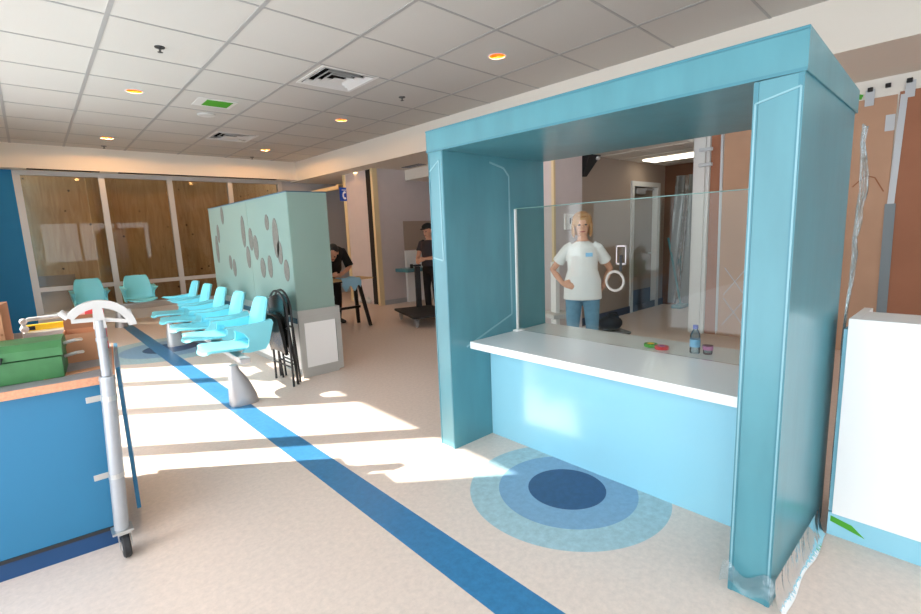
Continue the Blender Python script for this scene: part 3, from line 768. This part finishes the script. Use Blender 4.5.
# printed line along the foot of the box front
tx = MB(); x = .01
for w in (.012, .010, .006, .011, .0, .012, .010, .010, .011, .008, .010):
    if w: tx.box(x, x + w, -.1212, -.1202, .185, .196)
    x += .0155
tx.obj('printed_text', M['card_dark'], bx, smooth=False)
carton('open cardboard box on the cabinet beside the pipe bender', C_(-.065, .52), .16, .22, .155, RC, True)
sc = MB().box(-.12, .12, -.03, .03, 0, .004).obj('cardboard_scrap', M['card'], loc=C_(-.10, .14), rot=(0, 0, RC + .25), smooth=False)
tag(sc, 'flat cardboard scrap lying on the grey worktop by the pipe', 'cardboard')
cr = thing('parts_crate', 'pale open crate of fittings behind the green toolbox', 'crate', C_(-.17, .78), RC)
m = MB().box(-.16, .09, -.075, .075, 0, .008).box(-.16, .09, -.075, -.069, .008, .15).box(-.16, .09, .069, .075, .008, .15).box(-.16, -.154, -.069, .069, .008, .15).box(.084, .09, -.069, .069, .008, .15)
m.obj('tray', M['lightgrey'], cr, smooth=False)
yl = thing('spirit_level', 'yellow spirit level resting on the pale crate', 'level', C_(-.19, .78, 1.041), RC + .12)
MB().box(-.15, .15, -.012, .012, 0, .035, .003).obj('rail', M['yellow'], yl, smooth=False)
MB().box(-.146, -.09, -.014, -.012, .006, .028).obj('end_cap', M['black_rubber'], yl, smooth=False)
wp = thing('white_pipe_fitting', 'white plastic pipe with elbow lying across the crate back', 'pipe', C_(-.20, .72, 1.049), RC)
MB().tube([(-.12, 0, .012), (-.12, 0, .05), (-.10, .02, .062), (.16, .06, .062)], .011, 10).obj('pipe', M['lightgrey'], wp)
MB().ball((-.12, 0, .012), .02).ball((-.12, .0, .055), .018).obj('elbow', M['white_lam'], wp)

# caster post strapped to the cabinet corner
cp = thing('caster_post', 'grey steel post on a swivel caster strapped to the blue cabinet', 'post', (.155, 2.715, 0))
TOP = Vector((.035, 0, .885)); B0 = Vector((0, 0, .146))
MB().tube([B0, B0.lerp(TOP, .5), TOP], .0305, 18).tube([TOP, TOP + Vector((.0008, 0, .02))], [.033, .031], 18).obj('post', M['galv'], cp)
wl = MB().lathe([(.028, -.017), (.054, -.017), (.062, -.010), (.062, .010), (.054, .017), (.028, .017)], (0.005, -.01, .0622), 24, 'x').obj('wheel', M['black_rubber'], cp)
MB().lathe([(.020, -.019), (.028, -.0172), (.028, .0172), (.020, .019)], (.005, -.01, .0622), 16, 'x').obj('hub', M['lgrey'], wl)
MB().box(-.021, -.018, -.03, .012, .05, .130).box(.028, .031, -.03, .012, .05, .130).box(-.021, .031, -.045, .045, .130, .136).box(-.042, .042, -.042, .042, .136, .146).obj('fork', M['chrome'], cp, smooth=False)
for z in (.42, .80):
    c = B0.lerp(TOP, (z - .146) / .739)
    st = MB().tube([c - Vector((0, 0, .012)), c + Vector((0, 0, .012))], .0325, 18)
    st.box(c.x - .085, c.x - .028, c.y + .026, c.y + .031, z - .014, z + .014, .002)
    st.obj('pipe_strap', M['chrome'], cp, smooth=False)
bend = thing('conduit_bender', 'pale cast bender head with curved shoe on a thin pipe above the post', 'pipe bender', (.190, 2.715, .9065))
MB().tube([(0, 0, 0), (.004, 0, .262)], .020, 14).tube([(.003, 0, .165), (.0035, 0, .18)], .0235, 14).obj('handle_pipe', M['galv'], bend)
def arcpt(a, r): return (r * math.cos(a) + .004, r * math.sin(a))
sh = MB(); O, I = [], []
A0, A1, N_ = math.radians(146), math.radians(4), 24; CZ = .215
for k in range(N_ + 1):
    a = A0 + (A1 - A0) * k / N_
    ro = .140; ri = .110 - .006 * math.sin(PI * k / N_)
    O.append((ro * math.cos(a) + .004, ro * math.sin(a) + CZ)); I.append((ri * math.cos(a) + .004, ri * math.sin(a) + CZ))
sh.prism(O + I[::-1], 1, -.018, .018)
sh.obj('bending_shoe', M['lgrey'], bend, smooth=False)
MB().prism([(-.095, .262), (.01, .258), (.11, .235), (.114, .250), (.01, .276), (-.095, .280)], 1, -.009, .009).prism([(-.020, .225), (.028, .225), (.020, .345), (-.010, .345)], 1, -.0145, .0145).obj('web', M['lgrey'], bend, smooth=False)
MB().tube([(-.104, 0, .288), (-.128, 0, .318)], .014, 10).obj('foot_pedal', M['lgrey'], bend)
MB().tube([(.132, 0, .245), (.122, 0, .300)], .006, 8).obj('hook', M['lgrey'], bend)
rb = MB().box(-.045, .045, -.03, .03, 0, .255, .008).obj('red_case', M['red'], loc=C_(.0, .73), rot=(0, 0, RC)); tag(rb, 'upright red plastic case on the cabinet behind the pipe bender', 'case')

# ================================================================ PEOPLE
def person(label, loc, rz, J, top_m, leg_m, hair_m, long_hair=False, cap=False, sleeve=.5, shirt_len=.0, female=False, bulk=1.0):
    p = thing('person', label, 'person', loc, rz)
    V = lambda k: Vector(J[k])
    def lerp(a, b, t): return V(a).lerp(V(b), t) if isinstance(a, str) else a.lerp(b, t)
    sw = 0.9 if female else 1.0
    side_ = (V('l_sh') - V('r_sh')).normalized()
    up = (V('neck') - V('pelvis')).normalized(); fwd = side_.cross(up)      # towards the back
    fwd = -fwd if fwd.dot(V('face') - V('head')) < 0 else fwd
    b = MB()
    chest = lerp('pelvis', 'neck', .68); waist = lerp('pelvis', 'neck', .34)
    torso = [(V('pelvis') - up * .06, .155, .105), (V('pelvis'), .165, .115), (waist, .135 * sw, .098), (chest, .165 * sw, .118), (lerp('pelvis', 'neck', .88), .15 * sw, .09), (V('neck'), .06, .055)]
    b.loft(torso, 18, side_)
    hd = V('head'); fd = (V('face') - hd).normalized(); hup = (hd - V('neck')).normalized(); hup = (hup + Vector((0, 0, .3))).normalized()
    b.loft([(V('neck') - up * .03, .055, .055), (V('neck').lerp(hd, .5), .048, .05), (hd - hup * .03, .05, .052)], 14, side_)
    hs = fd.cross(hup).normalized(); hup2 = hs.cross(fd).normalized()
    R = Matrix((hs, -fd, hup2)).transposed().to_4x4() @ Matrix.Scale(1.1, 4); R.translation = hd
    def hball(mb, c, rx, ry, r_z, seg=14):
        mb.ball(c, rx, ry, r_z, seg)
        for v in mb.last: v.co = R @ v.co
    hball(b, (0, .005, .03), .073, .092, .092); hball(b, (0, -.02, -.035), .056, .068, .07); hball(b, (0, -.092, -.012), .013, .018, .018, 8); hball(b, (0, -.07, -.088), .026, .022, .02, 8)
    for s in (-1, 1): hball(b, (s * .074, .005, -.005), .010, .022, .032, 8)
    def limb(m, a, c, e, r, x=0.0):
        m.loft([(V(a), r[0] + x, r[0] + x), (lerp(a, c, .5), r[1] + x, r[1] + x), (V(c), r[2] + x, r[2] + x), (lerp(c, e, .35), r[3] + x, r[3] + x), (V(e), r[4] + x, r[4] + x)], 14, side_)
    for s in 'lr':
        limb(b, s + '_sh', s + '_el', s + '_wr', (.048 * sw, .045 * sw, .038 * sw, .037 * sw, .026))
        limb(b, s + '_hip', s + '_kn', s + '_an', (.085, .072, .054, .054, .036))
        an = V(s + '_an'); toe = V(s + '_toe')
        b.loft([(an + Vector((0, 0, -.03)), .036, .036), (an.lerp(toe, .5) + Vector((0, 0, -.02)), .04, .028), (toe, .04, .022)], 12, side_)
        # hand: palm, four fingers, thumb
        wr, pd = V(s + '_wr'), (V(s + '_hand') - V(s + '_wr')).normalized()
        cu = Vector(J.get(s + '_curl', (0, 0, -1))); th = Vector(J.get(s + '_thumb', (0, 0, 1)))
        th = (th - pd * th.dot(pd)).normalized(); cu = pd.cross(th) if pd.cross(th).dot(cu) > 0 else -pd.cross(th)
        palm = wr + pd * .085
        b.loft([(wr, .026, .020), (wr + pd * .04, .037, .017), (palm, .040, .015)], 12, th)
        for i, ln in enumerate((.068, .078, .072, .056)):
            o_ = palm + th * (.027 - .018 * i) - pd * .008
            b.loft([(o_, .0085, .0085), (o_ + pd * ln * .45 + cu * .008, .0085, .0085), (o_ + pd * ln * .75 + cu * .028, .0078, .0078), (o_ + pd * ln * .85 + cu * .05, .0068, .0068)], 8, th)
        o_ = wr + pd * .03 + th * .026
        b.loft([(o_, .0115, .0115), (o_ + pd * .03 + th * .022, .010, .010), (o_ + pd * .058 + th * .026 + cu * .012, .0085, .0085)], 8, cu)
    body = b.obj('body', M['skin'], p)
    rm = body.modifiers.new('skin_surface', 'REMESH'); rm.mode = 'VOXEL'; rm.voxel_size = .0065; rm.use_smooth_shade = True
    sm = body.modifiers.new('relax', 'SMOOTH'); sm.factor = .5; sm.iterations = 3
    # clothes
    t = MB()
    hem = V('pelvis') - up * (.02 + shirt_len); kb = bulk
    t.loft([(hem, .20 * kb, .145 * kb), (V('pelvis') + up * .05, .19 * kb, .138 * kb), (waist, .172 * sw * kb, .128 * kb), (chest, .180 * sw * kb, .135 * kb), (lerp('pelvis', 'neck', .84), .165 * sw * kb, .112 * kb), (lerp('pelvis', 'neck', .93), .115 * sw * kb, .085), (lerp('pelvis', 'neck', .985), .068, .062)], 20, side_, flat=True)
    for s in 'lr':
        a, c, e_ = V(s + '_sh'), V(s + '_el'), V(s + '_wr')
        if sleeve <= 1: t.loft([(a.lerp(V('neck'), .35), .052, .052), (a, .056 * kb, .056 * kb), (a.lerp(c, sleeve * .5), .061 * kb, .061 * kb), (a.lerp(c, sleeve), .068 * kb, .068 * kb)], 14, side_, flat=True)
        else: limb(t, s + '_sh', s + '_el', s + '_wr', (.058, .054, .047, .045, .036), .004)
    sh_ = t.obj('shirt', top_m, p)
    rm = sh_.modifiers.new('cloth_surface', 'REMESH'); rm.mode = 'VOXEL'; rm.voxel_size = .009; rm.use_smooth_shade = True
    sm = sh_.modifiers.new('relax', 'SMOOTH'); sm.factor = .5; sm.iterations = 4
    l = MB(); l.loft([(V('pelvis') - up * .07, .17, .125), (V('pelvis') + up * .06, .166, .12)], 18, side_)
    for s in 'lr': limb(l, s + '_hip', s + '_kn', s + '_an', (.092, .078, .062, .062, .052), .006)
    tr = l.obj('trousers', leg_m, p)
    rm = tr.modifiers.new('cloth_surface', 'REMESH'); rm.mode = 'VOXEL'; rm.voxel_size = .009; rm.use_smooth_shade = True
    sm = tr.modifiers.new('relax', 'SMOOTH'); sm.factor = .5; sm.iterations = 3
    for s in 'lr':
        an, toe = V(s + '_an'), V(s + '_toe')
        m = MB(); m.loft([(an + Vector((0, 0, -.035)) - (toe - an).normalized() * .03, .042, .036), (an.lerp(toe, .5) + Vector((0, 0, -.018)), .047, .040), (toe + (toe - an).normalized() * .02, .044, .028)], 12, side_)
        for v in m.bm.verts: v.co.z = max(v.co.z, .001)
        m.obj('shoe', M['black_rubber'], p)
    h = MB()
    if long_hair:
        hball(h, (0, .018, .042), .094, .102, .092)
        for s in (-1, 1): hball(h, (s * .078, .020, -.03), .022, .058, .085)
        hball(h, (0, .07, -.03), .075, .04, .09); hball(h, (0, -.062, .098), .055, .03, .022)
    else:
        hball(h, (0, .022, .050), .080, .092, .082)
    ho = h.obj('hair', hair_m, p)
    if cap:
        c_ = MB(); hball(c_, (0, .005, .075), .084, .10, .055); hball(c_, (0, -.10, .062), .06, .055, .010); c_.obj('cap', M['cloth_black'], p)
    for s in (-1, 1):
        e2 = MB(); hball(e2, (s * .030, -.083, .008), .013, .008, .007, 8); e2.obj('eye', M['eye'], p)
    ml = MB(); hball(ml, (0, -.086, -.055), .024, .008, .007, 8); ml.obj('mouth', M['lip'], p)
    return p

stand = dict(pelvis=(0, 0, .90), neck=(0, .01, 1.36), head=(0, -.005, 1.53), face=(0, -1, 1.50), l_sh=(.175, .01, 1.30), r_sh=(-.175, .01, 1.30),
             l_hip=(.085, 0, .84), r_hip=(-.085, 0, .84), l_kn=(.10, -.015, .46), r_kn=(-.10, -.015, .46), l_an=(.105, .02, .085), r_an=(-.105, .02, .085), l_toe=(.125, -.13, .03), r_toe=(-.125, -.13, .03))
w = dict(stand); w.update(l_sh=(.155, .01, 1.285), r_sh=(-.155, .01, 1.285), neck=(.0, .01, 1.37), head=(-.005, -.005, 1.525), r_el=(-.315, .08, 1.06), r_wr=(-.205, -.06, .93), r_hand=(-.13, -.12, .91), r_thumb=(0, .5, 1), r_curl=(.4, 1, 0),
                          l_el=(.285, .13, 1.06), l_wr=(.215, .15, .86), l_hand=(.17, .14, .78), l_thumb=(0, -1, .2), l_curl=(-1, 0, 0),
                          face=(.05, -1, 1.47))
wo = person('woman in white t shirt and jeans, hand on hip, standing behind the counter glass', (4.31, 2.88, 0), math.radians(-56), w, M['shirt_white'], M['denim'], M['hair_blond'], True, sleeve=.62, shirt_len=.13, female=True)
bd = MB().box(.03, .10, -.137, -.131, 1.205, 1.245).obj('shirt_badge', M['label_blue'], wo, smooth=False)

m1 = dict(pelvis=(.06, .30, .96), neck=(-.08, -.16, 1.32), head=(-.16, -.30, 1.26), face=(-.34, -.55, .92), l_sh=(.13, -.06, 1.28), r_sh=(-.24, -.10, 1.22), l_hip=(.145, .30, .88), r_hip=(-.025, .30, .88),
          l_kn=(.15, .24, .47), r_kn=(-.06, .24, .47), l_an=(.15, .30, .085), r_an=(-.07, .30, .085), l_toe=(.17, .15, .03), r_toe=(-.09, .15, .03),
          l_el=(.20, -.16, 1.0), l_wr=(-.02, -.31, .905), l_hand=(-.10, -.36, .895), l_thumb=(0, -.3, 1), l_curl=(0, 0, -1),
          r_el=(-.38, -.16, .98), r_wr=(-.24, -.34, .905), r_hand=(-.17, -.40, .895), r_thumb=(0, 0, 1), r_curl=(0, 0, -1))
person('man in black clothes bending over the work table beyond the glass partition', (3.80, 7.44, 0), 0, m1, M['cloth_black'], M['cloth_black'], M['hair_dark'], sleeve=.95, bulk=1.12)
m2 = dict(stand); m2.update(pelvis=(0, 0, .92), neck=(0, -.02, 1.40), head=(0, -.06, 1.56), face=(-.05, -1, 1.28), l_sh=(.19, -.01, 1.33), r_sh=(-.19, -.01, 1.33),
                            l_el=(.22, -.10, 1.06), l_wr=(.10, -.33, 1.05), l_hand=(.05, -.41, 1.03), l_thumb=(-.5, 0, 1), l_curl=(-1, 0, 0),
                            r_el=(-.22, -.10, 1.06), r_wr=(-.08, -.33, 1.02), r_hand=(-.03, -.41, 1.0), r_thumb=(.5, 0, 1), r_curl=(1, 0, 0))
person('man in dark cap and grey shirt leaning on the platform dolly handle', (5.66, 7.16, 0), math.radians(-72), m2, M['shirt_grey'], M['cloth_black'], M['hair_dark'], cap=True, sleeve=.55)

# ================================================================ HALL FURNITURE
sh = thing('sawhorse', 'black splayed leg sawhorse holding the work board', 'sawhorse', (3.69, 7.18, 0))
for x in (-.36, .36):
    for y in (-.20, .20):
        MB().hexa([(x - .025 + (.1 if x > 0 else -.1), y - .02, 0), (x + .025 + (.1 if x > 0 else -.1), y - .02, 0), (x + .025 + (.1 if x > 0 else -.1), y + .02, 0), (x - .025 + (.1 if x > 0 else -.1), y + .02, 0),
                   (x - .03, y * .3 - .02, .76), (x + .03, y * .3 - .02, .76), (x + .03, y * .3 + .02, .76), (x - .03, y * .3 + .02, .76)]).obj('leg', M['black_metal'], sh, smooth=False)
MB().box(-.42, .42, -.045, .045, .76, .80).box(-.40, .40, -.015, .015, .30, .34).obj('top_rail', M['black_metal'], sh, smooth=False)
o = MB().box(-.62, .53, -.26, .20, 0, .022).obj('work_board', M['wood_light'], loc=(3.69, 7.18, .80), smooth=False); tag(o, 'pale timber board laid on the black sawhorse', 'board')
def cl(u, v):
    x = -.17 + .34 * u; y = -.20 + .30 * v
    z = .004 + .012 * math.sin(u * 9) * math.sin(v * 8) + .014
    if v < .35: return (x + .02 * math.sin(v * 9), -.285 + .003 * math.sin(u * 12), .016 - (.35 - v) * .55 * (.6 + .5 * math.sin(u * 7) ** 2))
    return (x, -.28 + (v - .35) * .35, z)
o = MB().sheet(cl, 16, 14, .004).obj('blue_cloth', M['cloth_blue'], loc=(3.79, 7.18, .824)); tag(o, 'pale blue cloth draped over the edge of the work board', 'cloth')

pd_ = thing('platform_dolly', 'black flat platform dolly with upright handle by the arch', 'dolly', (4.92, 6.50, 0), math.radians(-18))
MB().box(-.36, .36, -.55, .55, .155, .195, .012).obj('platform', M['black_rubber'], pd_, smooth=False)
for x in (-.27, .27):
    for y in (-.44, .44):
        MB().lathe([(.02, -.02), (.055, -.02), (.062, -.012), (.062, .012), (.055, .02), (.02, .02)], (x, y, .062), 18, 'x').obj('wheel', M['steel'], pd_)
        MB().box(x - .032, x + .032, y - .03, y + .03, .126, .155).box(x - .032, x - .026, y - .02, y + .02, .06, .126).box(x + .026, x + .032, y - .02, y + .02, .06, .126).obj('caster_fork', M['steel'], pd_, smooth=False)
MB().box(.02, .12, .38, .44, .195, .93, .015).tube([(.0, .41, .95), (.14, .41, .95)], .018, 10).obj('handle', M['black_rubber'], pd_, smooth=False)

hd = thing('hall_desk', 'small hall desk with teal shelf and white back panel against the hall wall', 'desk', (6.9, 8.5, 0))
MB().box(-.98, .9, -.22, .26, .70, .775, .01).obj('shelf', M['teal'], hd, smooth=False)
MB().box(-.70, .9, .20, .275, .0, .70).box(-.70, .9, .20, .275, .775, 1.15).obj('back_panel', M['white_lam'], hd, smooth=False)
o = MB().box(6.22, 7.6, 8.775, 8.797, 1.16, 1.80, .004).obj('notice_board', M['tan_wall'], smooth=False); tag(o, 'plain grey notice board on the wall above the hall desk', 'board')
o = MB().lathe([(.03, 0), (.034, .01), (.034, .085), (.03, .09)], (6.12, 8.42, .776), 16).obj('desk_cup', M['black_rubber']); tag(o, 'small black cup on the teal hall shelf', 'cup')
rg_ = MB()
for k in range(7): rg_.ball((5.50 + .05 * math.sin(k * 2.3), 9.55 + .09 * k - .27, .07 + .02 * (k % 2)), .07, .08, .065, 8)
o = rg_.obj('rag_bundle', M['lightgrey']); tag(o, 'crumpled pale rag bundle on the floor beside the hall door jamb', 'rags')

sg = thing('phone_sign', 'small blue projecting sign with white telephone symbol in the hall', 'sign', (5.5, 10.02, 2.47))
MB().box(-.11, .11, -.008, .008, -.15, .15, .004).obj('plate', M['sign_blue'], sg, smooth=False)
MB().box(.09, .12, -.01, .06, -.12, .12).obj('bracket', M['sign_blue'], sg, smooth=False)
gl = MB()
hs_ = [(-.030 + .018 * (k / 6 - 1) ** 2, -.025 + .062 * (k / 6 - 1)) for k in range(13)][::-1]
gl.tube([(x, -.010, z) for x, z in hs_], .017, 8).ball((hs_[0][0] + .025, -.010, hs_[0][1] + .005), .034, .008, .024).ball((hs_[-1][0] + .025, -.010, hs_[-1][1] - .005), .034, .008, .024)
gl.box(-.055, .055, -.011, -.008, .085, .10)
gl.obj('telephone_symbol', M['sign_white'], sg)
o = MB().box(5.44, 5.52, 10.13, 11.89, 2.60, 2.68).box(5.43, 5.53, 10.13, 10.22, 2.59, 2.70).obj('timber_rail', M['cream'], smooth=False)
struct(o); o.name = 'trim_13'

# ================================================================ BACK OFFICE THINGS
st = thing('low_stool', 'black low stool carrying a black bag behind the counter', 'stool', (5.15, 3.05, 0), -.5)
MB().box(-.18, .18, -.18, .18, .22, .25, .01).obj('seat', M['black_metal'], st, smooth=False)
for x in (-.15, .15):
    for y in (-.15, .15): MB().box(x - .015, x + .015, y - .015, y + .015, 0, .22).obj('leg', M['black_metal'], st, smooth=False)
bg = thing('black_bag', 'black slouching bag sitting on the low stool beside the woman', 'bag', (5.15, 3.05, .251), -.5)
b = MB().ball((0, 0, .085), .16, .11, .095, 14).ball((.03, 0, .13), .09, .08, .07, 12)
for v in b.bm.verts: v.co.z = max(v.co.z, 0.001)
b.obj('sack', M['dark_floor_bag'], bg); MB().tube([(-.07, -.05, .16), (-.04, -.06, .22), (.05, -.06, .22), (.08, -.05, .17)], .008, 8).obj('strap', M['dark_floor_bag'], bg)
wc = thing('white_cart', 'white upright panel with small grey shelf at left behind the counter', 'shelf unit', (4.52, 3.42, 0), -.4)
MB().box(-.025, .025, -.10, .02, .03, 1.12, .006).obj('upright', M['white_lam'], wc, smooth=False)
MB().box(-.13, .13, -.22, .10, .48, .53, .008).obj('shelf', M['lightgrey'], wc, smooth=False)
MB().box(-.14, .14, -.22, .10, 0, .03, .006).obj('foot', M['lightgrey'], wc, smooth=False)
o = MB().box(5.60, 5.82, 4.02, 4.05, 1.48, 1.70, .01).obj('wall_box', M['white_lam'], smooth=False); tag(o, 'small square white box mounted on the pilaster behind the woman', 'wall box')
MB().box(5.70, 5.72, 4.01, 4.02, 1.56, 1.64).obj('switch', M['dark_gap'], o, smooth=False)
cam = thing('wall_speaker', 'dark wedge shaped speaker high on the back wall near the ceiling', 'speaker', (6.25, 4.14, 2.40))
MB().hexa([(-.12, 0, -.16), (-.02, 0, -.16), (-.02, -.05, -.16), (-.12, -.05, -.16), (-.12, 0, .14), (.18, 0, .14), (.18, -.16, .14), (-.12, -.16, .14)]).obj('housing', M['black_rubber'], cam, smooth=False)
MB().ball((.12, -.14, .10), .05, .04, .03).obj('lens', M['lightgrey'], cam)
o = MB().box(7.62, 8.02, 3.05, 3.95, 2.535, 2.553).obj('ceiling_light', M['lamp_panel'], smooth=False); tag(o, 'lit fluorescent ceiling panel in the back office', 'light')
br = thing('floor_mop', 'teal handled mop leaning in the back office corner', 'mop', (8.70, 3.78, 0))
MB().tube([(-.10, -.10, .05), (.12, .26, 1.25)], .02, 8).obj('handle', M['teal_plastic'], br)
MB().box(-.28, .06, -.18, 0.0, .004, .07, .02).obj('head', M['teal_plastic'], br, smooth=False)
def drape(u, v):
    return (8.83 - .06 * (1 + math.sin(u * 12 + v * 3)) * .5 - .05 * (1 - v), 3.25 + .75 * u * (1 - .45 * v) + .25 * v, .05 + 2.3 * v)
o = MB().sheet(drape, 24, 16).obj('plastic_drape', M['plastic']); tag(o, 'loose clear plastic drape hanging over the brown office wall', 'plastic sheet')

# ================================================================ CEILING FITTINGS
CL = ['round recessed downlight over the cabinet side, left of the green taped vent', 'recessed downlight nearest the far soffit on the left', 'round recessed downlight beyond the large air diffuser', 'recessed downlight nearest the far soffit on the right', 'bright recessed downlight closest to the teal arch']
for (x, y, lit), lab in zip(CANS, CL):
    t = thing('downlight', lab, 'light', (x, y, ZC), group='recessed downlights in the main ceiling')
    m = MB(); seg = 28; prof = [(.084, .0), (.084, -.006), (.104, -.006), (.104, -.001)]
    R_ = [[m.bm.verts.new((r * math.cos(2 * PI * k / seg), r * math.sin(2 * PI * k / seg), z)) for k in range(seg)] for r, z in prof]
    for A, B in zip(R_, R_[1:]):
        for k in range(seg): m.bm.faces.new((A[k], A[(k + 1) % seg], B[(k + 1) % seg], B[k]))
    m.obj('trim_ring', M['lightgrey'], t)
    m = MB(); prof = [(.083, -.001), (.078, .04), (.06, .10)]
    R_ = [[m.bm.verts.new((r * math.cos(2 * PI * k / seg), r * math.sin(2 * PI * k / seg), z)) for k in range(seg)] for r, z in prof]
    for A, B in zip(R_, R_[1:]):
        for k in range(seg): m.bm.faces.new((A[k], A[(k + 1) % seg], B[(k + 1) % seg], B[k]))
    m.obj('reflector', M['gold'], t)
    MB().lathe([(.06, .098), (.06, .104)], seg=28).obj('lamp', M['lamp_warm'], t)
    l = bpy.data.lights.new('downlight_glow', 'SPOT'); l.energy = 26 if y > 10 else 7; l.color = (1, .52, .20); l.spot_size = math.radians(174); l.spot_blend = .12; l.shadow_soft_size = .05
    lo = bpy.data.objects.new('downlight_glow', l); COL.objects.link(lo); lo.parent = t; lo.location = (0, 0, -.012)
t = thing('downlight', 'recessed downlight in the low hall ceiling', 'light', (5.60, 9.54, ZL))
MB().lathe([(.11, -.006), (.11, -.001)], seg=24).obj('trim_ring', M['lightgrey'], t); MB().lathe([(.08, -.009), (.08, -.0062)], seg=24).obj('lamp', M['lamp_warm'], t)
l = bpy.data.lights.new('hall_glow', 'SPOT'); l.energy = 12; l.color = (1, .78, .56); l.spot_size = math.radians(150); l.spot_blend = .6; l.shadow_soft_size = .06
lo = bpy.data.objects.new('hall_glow', l); COL.objects.link(lo); lo.parent = t; lo.location = (0, 0, -.02)

def diffuser(loc, label):
    t = thing('air_diffuser', label, 'vent', loc, group='square ceiling air diffusers')
    def sqring(m, a, b, z0, z1, t_=.006):
        for k in range(4):
            pts = [(-a, -a, z0), (a, -a, z0), (b, -b, z1), (-b, -b, z1)]
            q = [Matrix.Rotation(k * PI / 2, 4, 'Z') @ Vector(p) for p in pts]; n = Vector((0, 0, t_))
            m.hexa([*q, *[v + n for v in q]])
    m = MB(); sqring(m, .355, .315, -.006, -.004); m.obj('frame', M['lightgrey'], t, smooth=False)
    MB().box(-.33, .33, -.33, .33, .12, .13).box(-.33, -.325, -.33, .33, .002, .12).box(.325, .33, -.33, .33, .002, .12).box(-.325, .325, -.33, -.325, .002, .12).box(-.325, .325, .325, .33, .002, .12).obj('duct_back', M['dark_gap'], t, smooth=False)
    for a, b in ((.305, .262), (.225, .185), (.15, .11)):
        m = MB(); sqring(m, a, b, -.010, .030, .004); m.obj('louver', M['lightgrey'], t, smooth=False)
    MB().box(-.075, .075, -.075, .075, -.014, -.010).obj('centre_plate', M['lightgrey'], t, smooth=False)
    s = MB()
    for k in range(4): s.rot(rotz(PI / 2)); s.box(-.33, .33, -.004, .004, .03, .11)
    s.obj('duct_rib', M['dark_gap'], t, smooth=False); return t
d0 = diffuser((2.98, 5.38, ZC), 'large square air diffuser with dark slots nearest the camera')
dup(d0, (2.96, 9.28, ZC), 0, 'square air diffuser deeper in the room behind the green taped vent')
tv = thing('taped_vent', 'small ceiling vent covered with bright green tape', 'vent', (2.11, 7.17, ZC))
MB().box(-.24, .24, -.20, .20, -.008, -.0005).obj('frame', M['lightgrey'], tv, smooth=False); MB().box(-.13, .19, -.15, .15, -.011, -.0082).obj('tape_cover', M['green_tape'], tv, smooth=False)
o = MB().lathe([(.12, 0), (.12, -.012), (.09, -.02), (.02, -.022)], (2.18, 7.86, ZC - .001), 28).obj('ceiling_disc', M['lightgrey']); tag(o, 'flat round white ceiling cover beyond the green taped vent', 'cover')
for k, (x, y) in enumerate(((1.17, 5.45), (4.03, 5.55), (1.28, 11.2), (3.96, 11.24))):
    t = thing('sprinkler', ['ceiling sprinkler nearest the camera on the left', 'ceiling sprinkler right of the large air diffuser', 'ceiling sprinkler by the far soffit on the left', 'ceiling sprinkler by the far soffit on the right'][k], 'sprinkler', (x, y, ZC), group='ceiling sprinklers')
    MB().lathe([(.045, -.001), (.043, -.010), (.018, -.014)], seg=20).obj('escutcheon', M['dark_metal'], t)
    MB().lathe([(.009, -.014), (.009, -.045), (.024, -.047), (.024, -.050), (.006, -.052)], seg=14).obj('deflector', M['dark_metal'], t)
for k, (x, y, w, l_) in enumerate(((6.05, 10.5, .10, .5), (6.12, 8.15, .10, .6))):
    t = thing('slot_vent', ['slot vent in the hall ceiling over the recess', 'slot vent in the low ceiling near the bulkhead drop'][k], 'vent', (x, y, ZL))
    MB().box(-w, w, -l_ / 2, l_ / 2, -.006, -.001).obj('frame', M['dark_gap'], t, smooth=False)
    for j in range(3): MB().box(-w + .03 + .06 * j, -w + .05 + .06 * j, -l_ / 2, l_ / 2, -.010, -.0062).obj('blade', M['grey_wall'], t, smooth=False)

# ================================================================ LIGHT
sun = bpy.data.lights.new('sun', 'SUN'); sun.energy = 7.0; sun.color = (1, .95, .86); sun.angle = math.radians(.6)
so = bpy.data.objects.new('sun', sun); COL.objects.link(so)
EL = math.radians(33)
dirv = Vector((.78 * math.cos(EL), -.62 * math.cos(EL), -math.sin(EL)))
so.rotation_euler = dirv.to_track_quat('-Z', 'Y').to_euler(); so.location = (-6, 8, 6)
W_ = bpy.data.worlds.new('sky'); S.world = W_; W_.use_nodes = True
bgn = W_.node_tree.nodes['Background']; bgn.inputs[0].default_value = (.86, .93, 1.0, 1); bgn.inputs[1].default_value = 2.6

# ================================================================ CAMERA
RM = [[0.74218743, -0.66902094, -0.03960803], [-0.13257796, -0.08863188, -0.98720184], [0.65694817, 0.73793995, -0.1544789]]
r, dn, fw = (Vector(v) for v in RM)
cd = bpy.data.cameras.new('camera'); cd.sensor_width = 36; cd.lens = 36 * 475.5 / 921; cd.clip_start = .05
co = bpy.data.objects.new('camera', cd); COL.objects.link(co)
mw = Matrix((r, -dn, -fw)).transposed().to_4x4(); mw.translation = (0, 0, 1.5)
co.matrix_world = mw; S.camera = co
S.view_settings.view_transform = 'Standard'; S.view_settings.look = 'None'
S.view_settings.exposure = 1.05; S.view_settings.gamma = 1.0
S.view_settings.use_curve_mapping = False
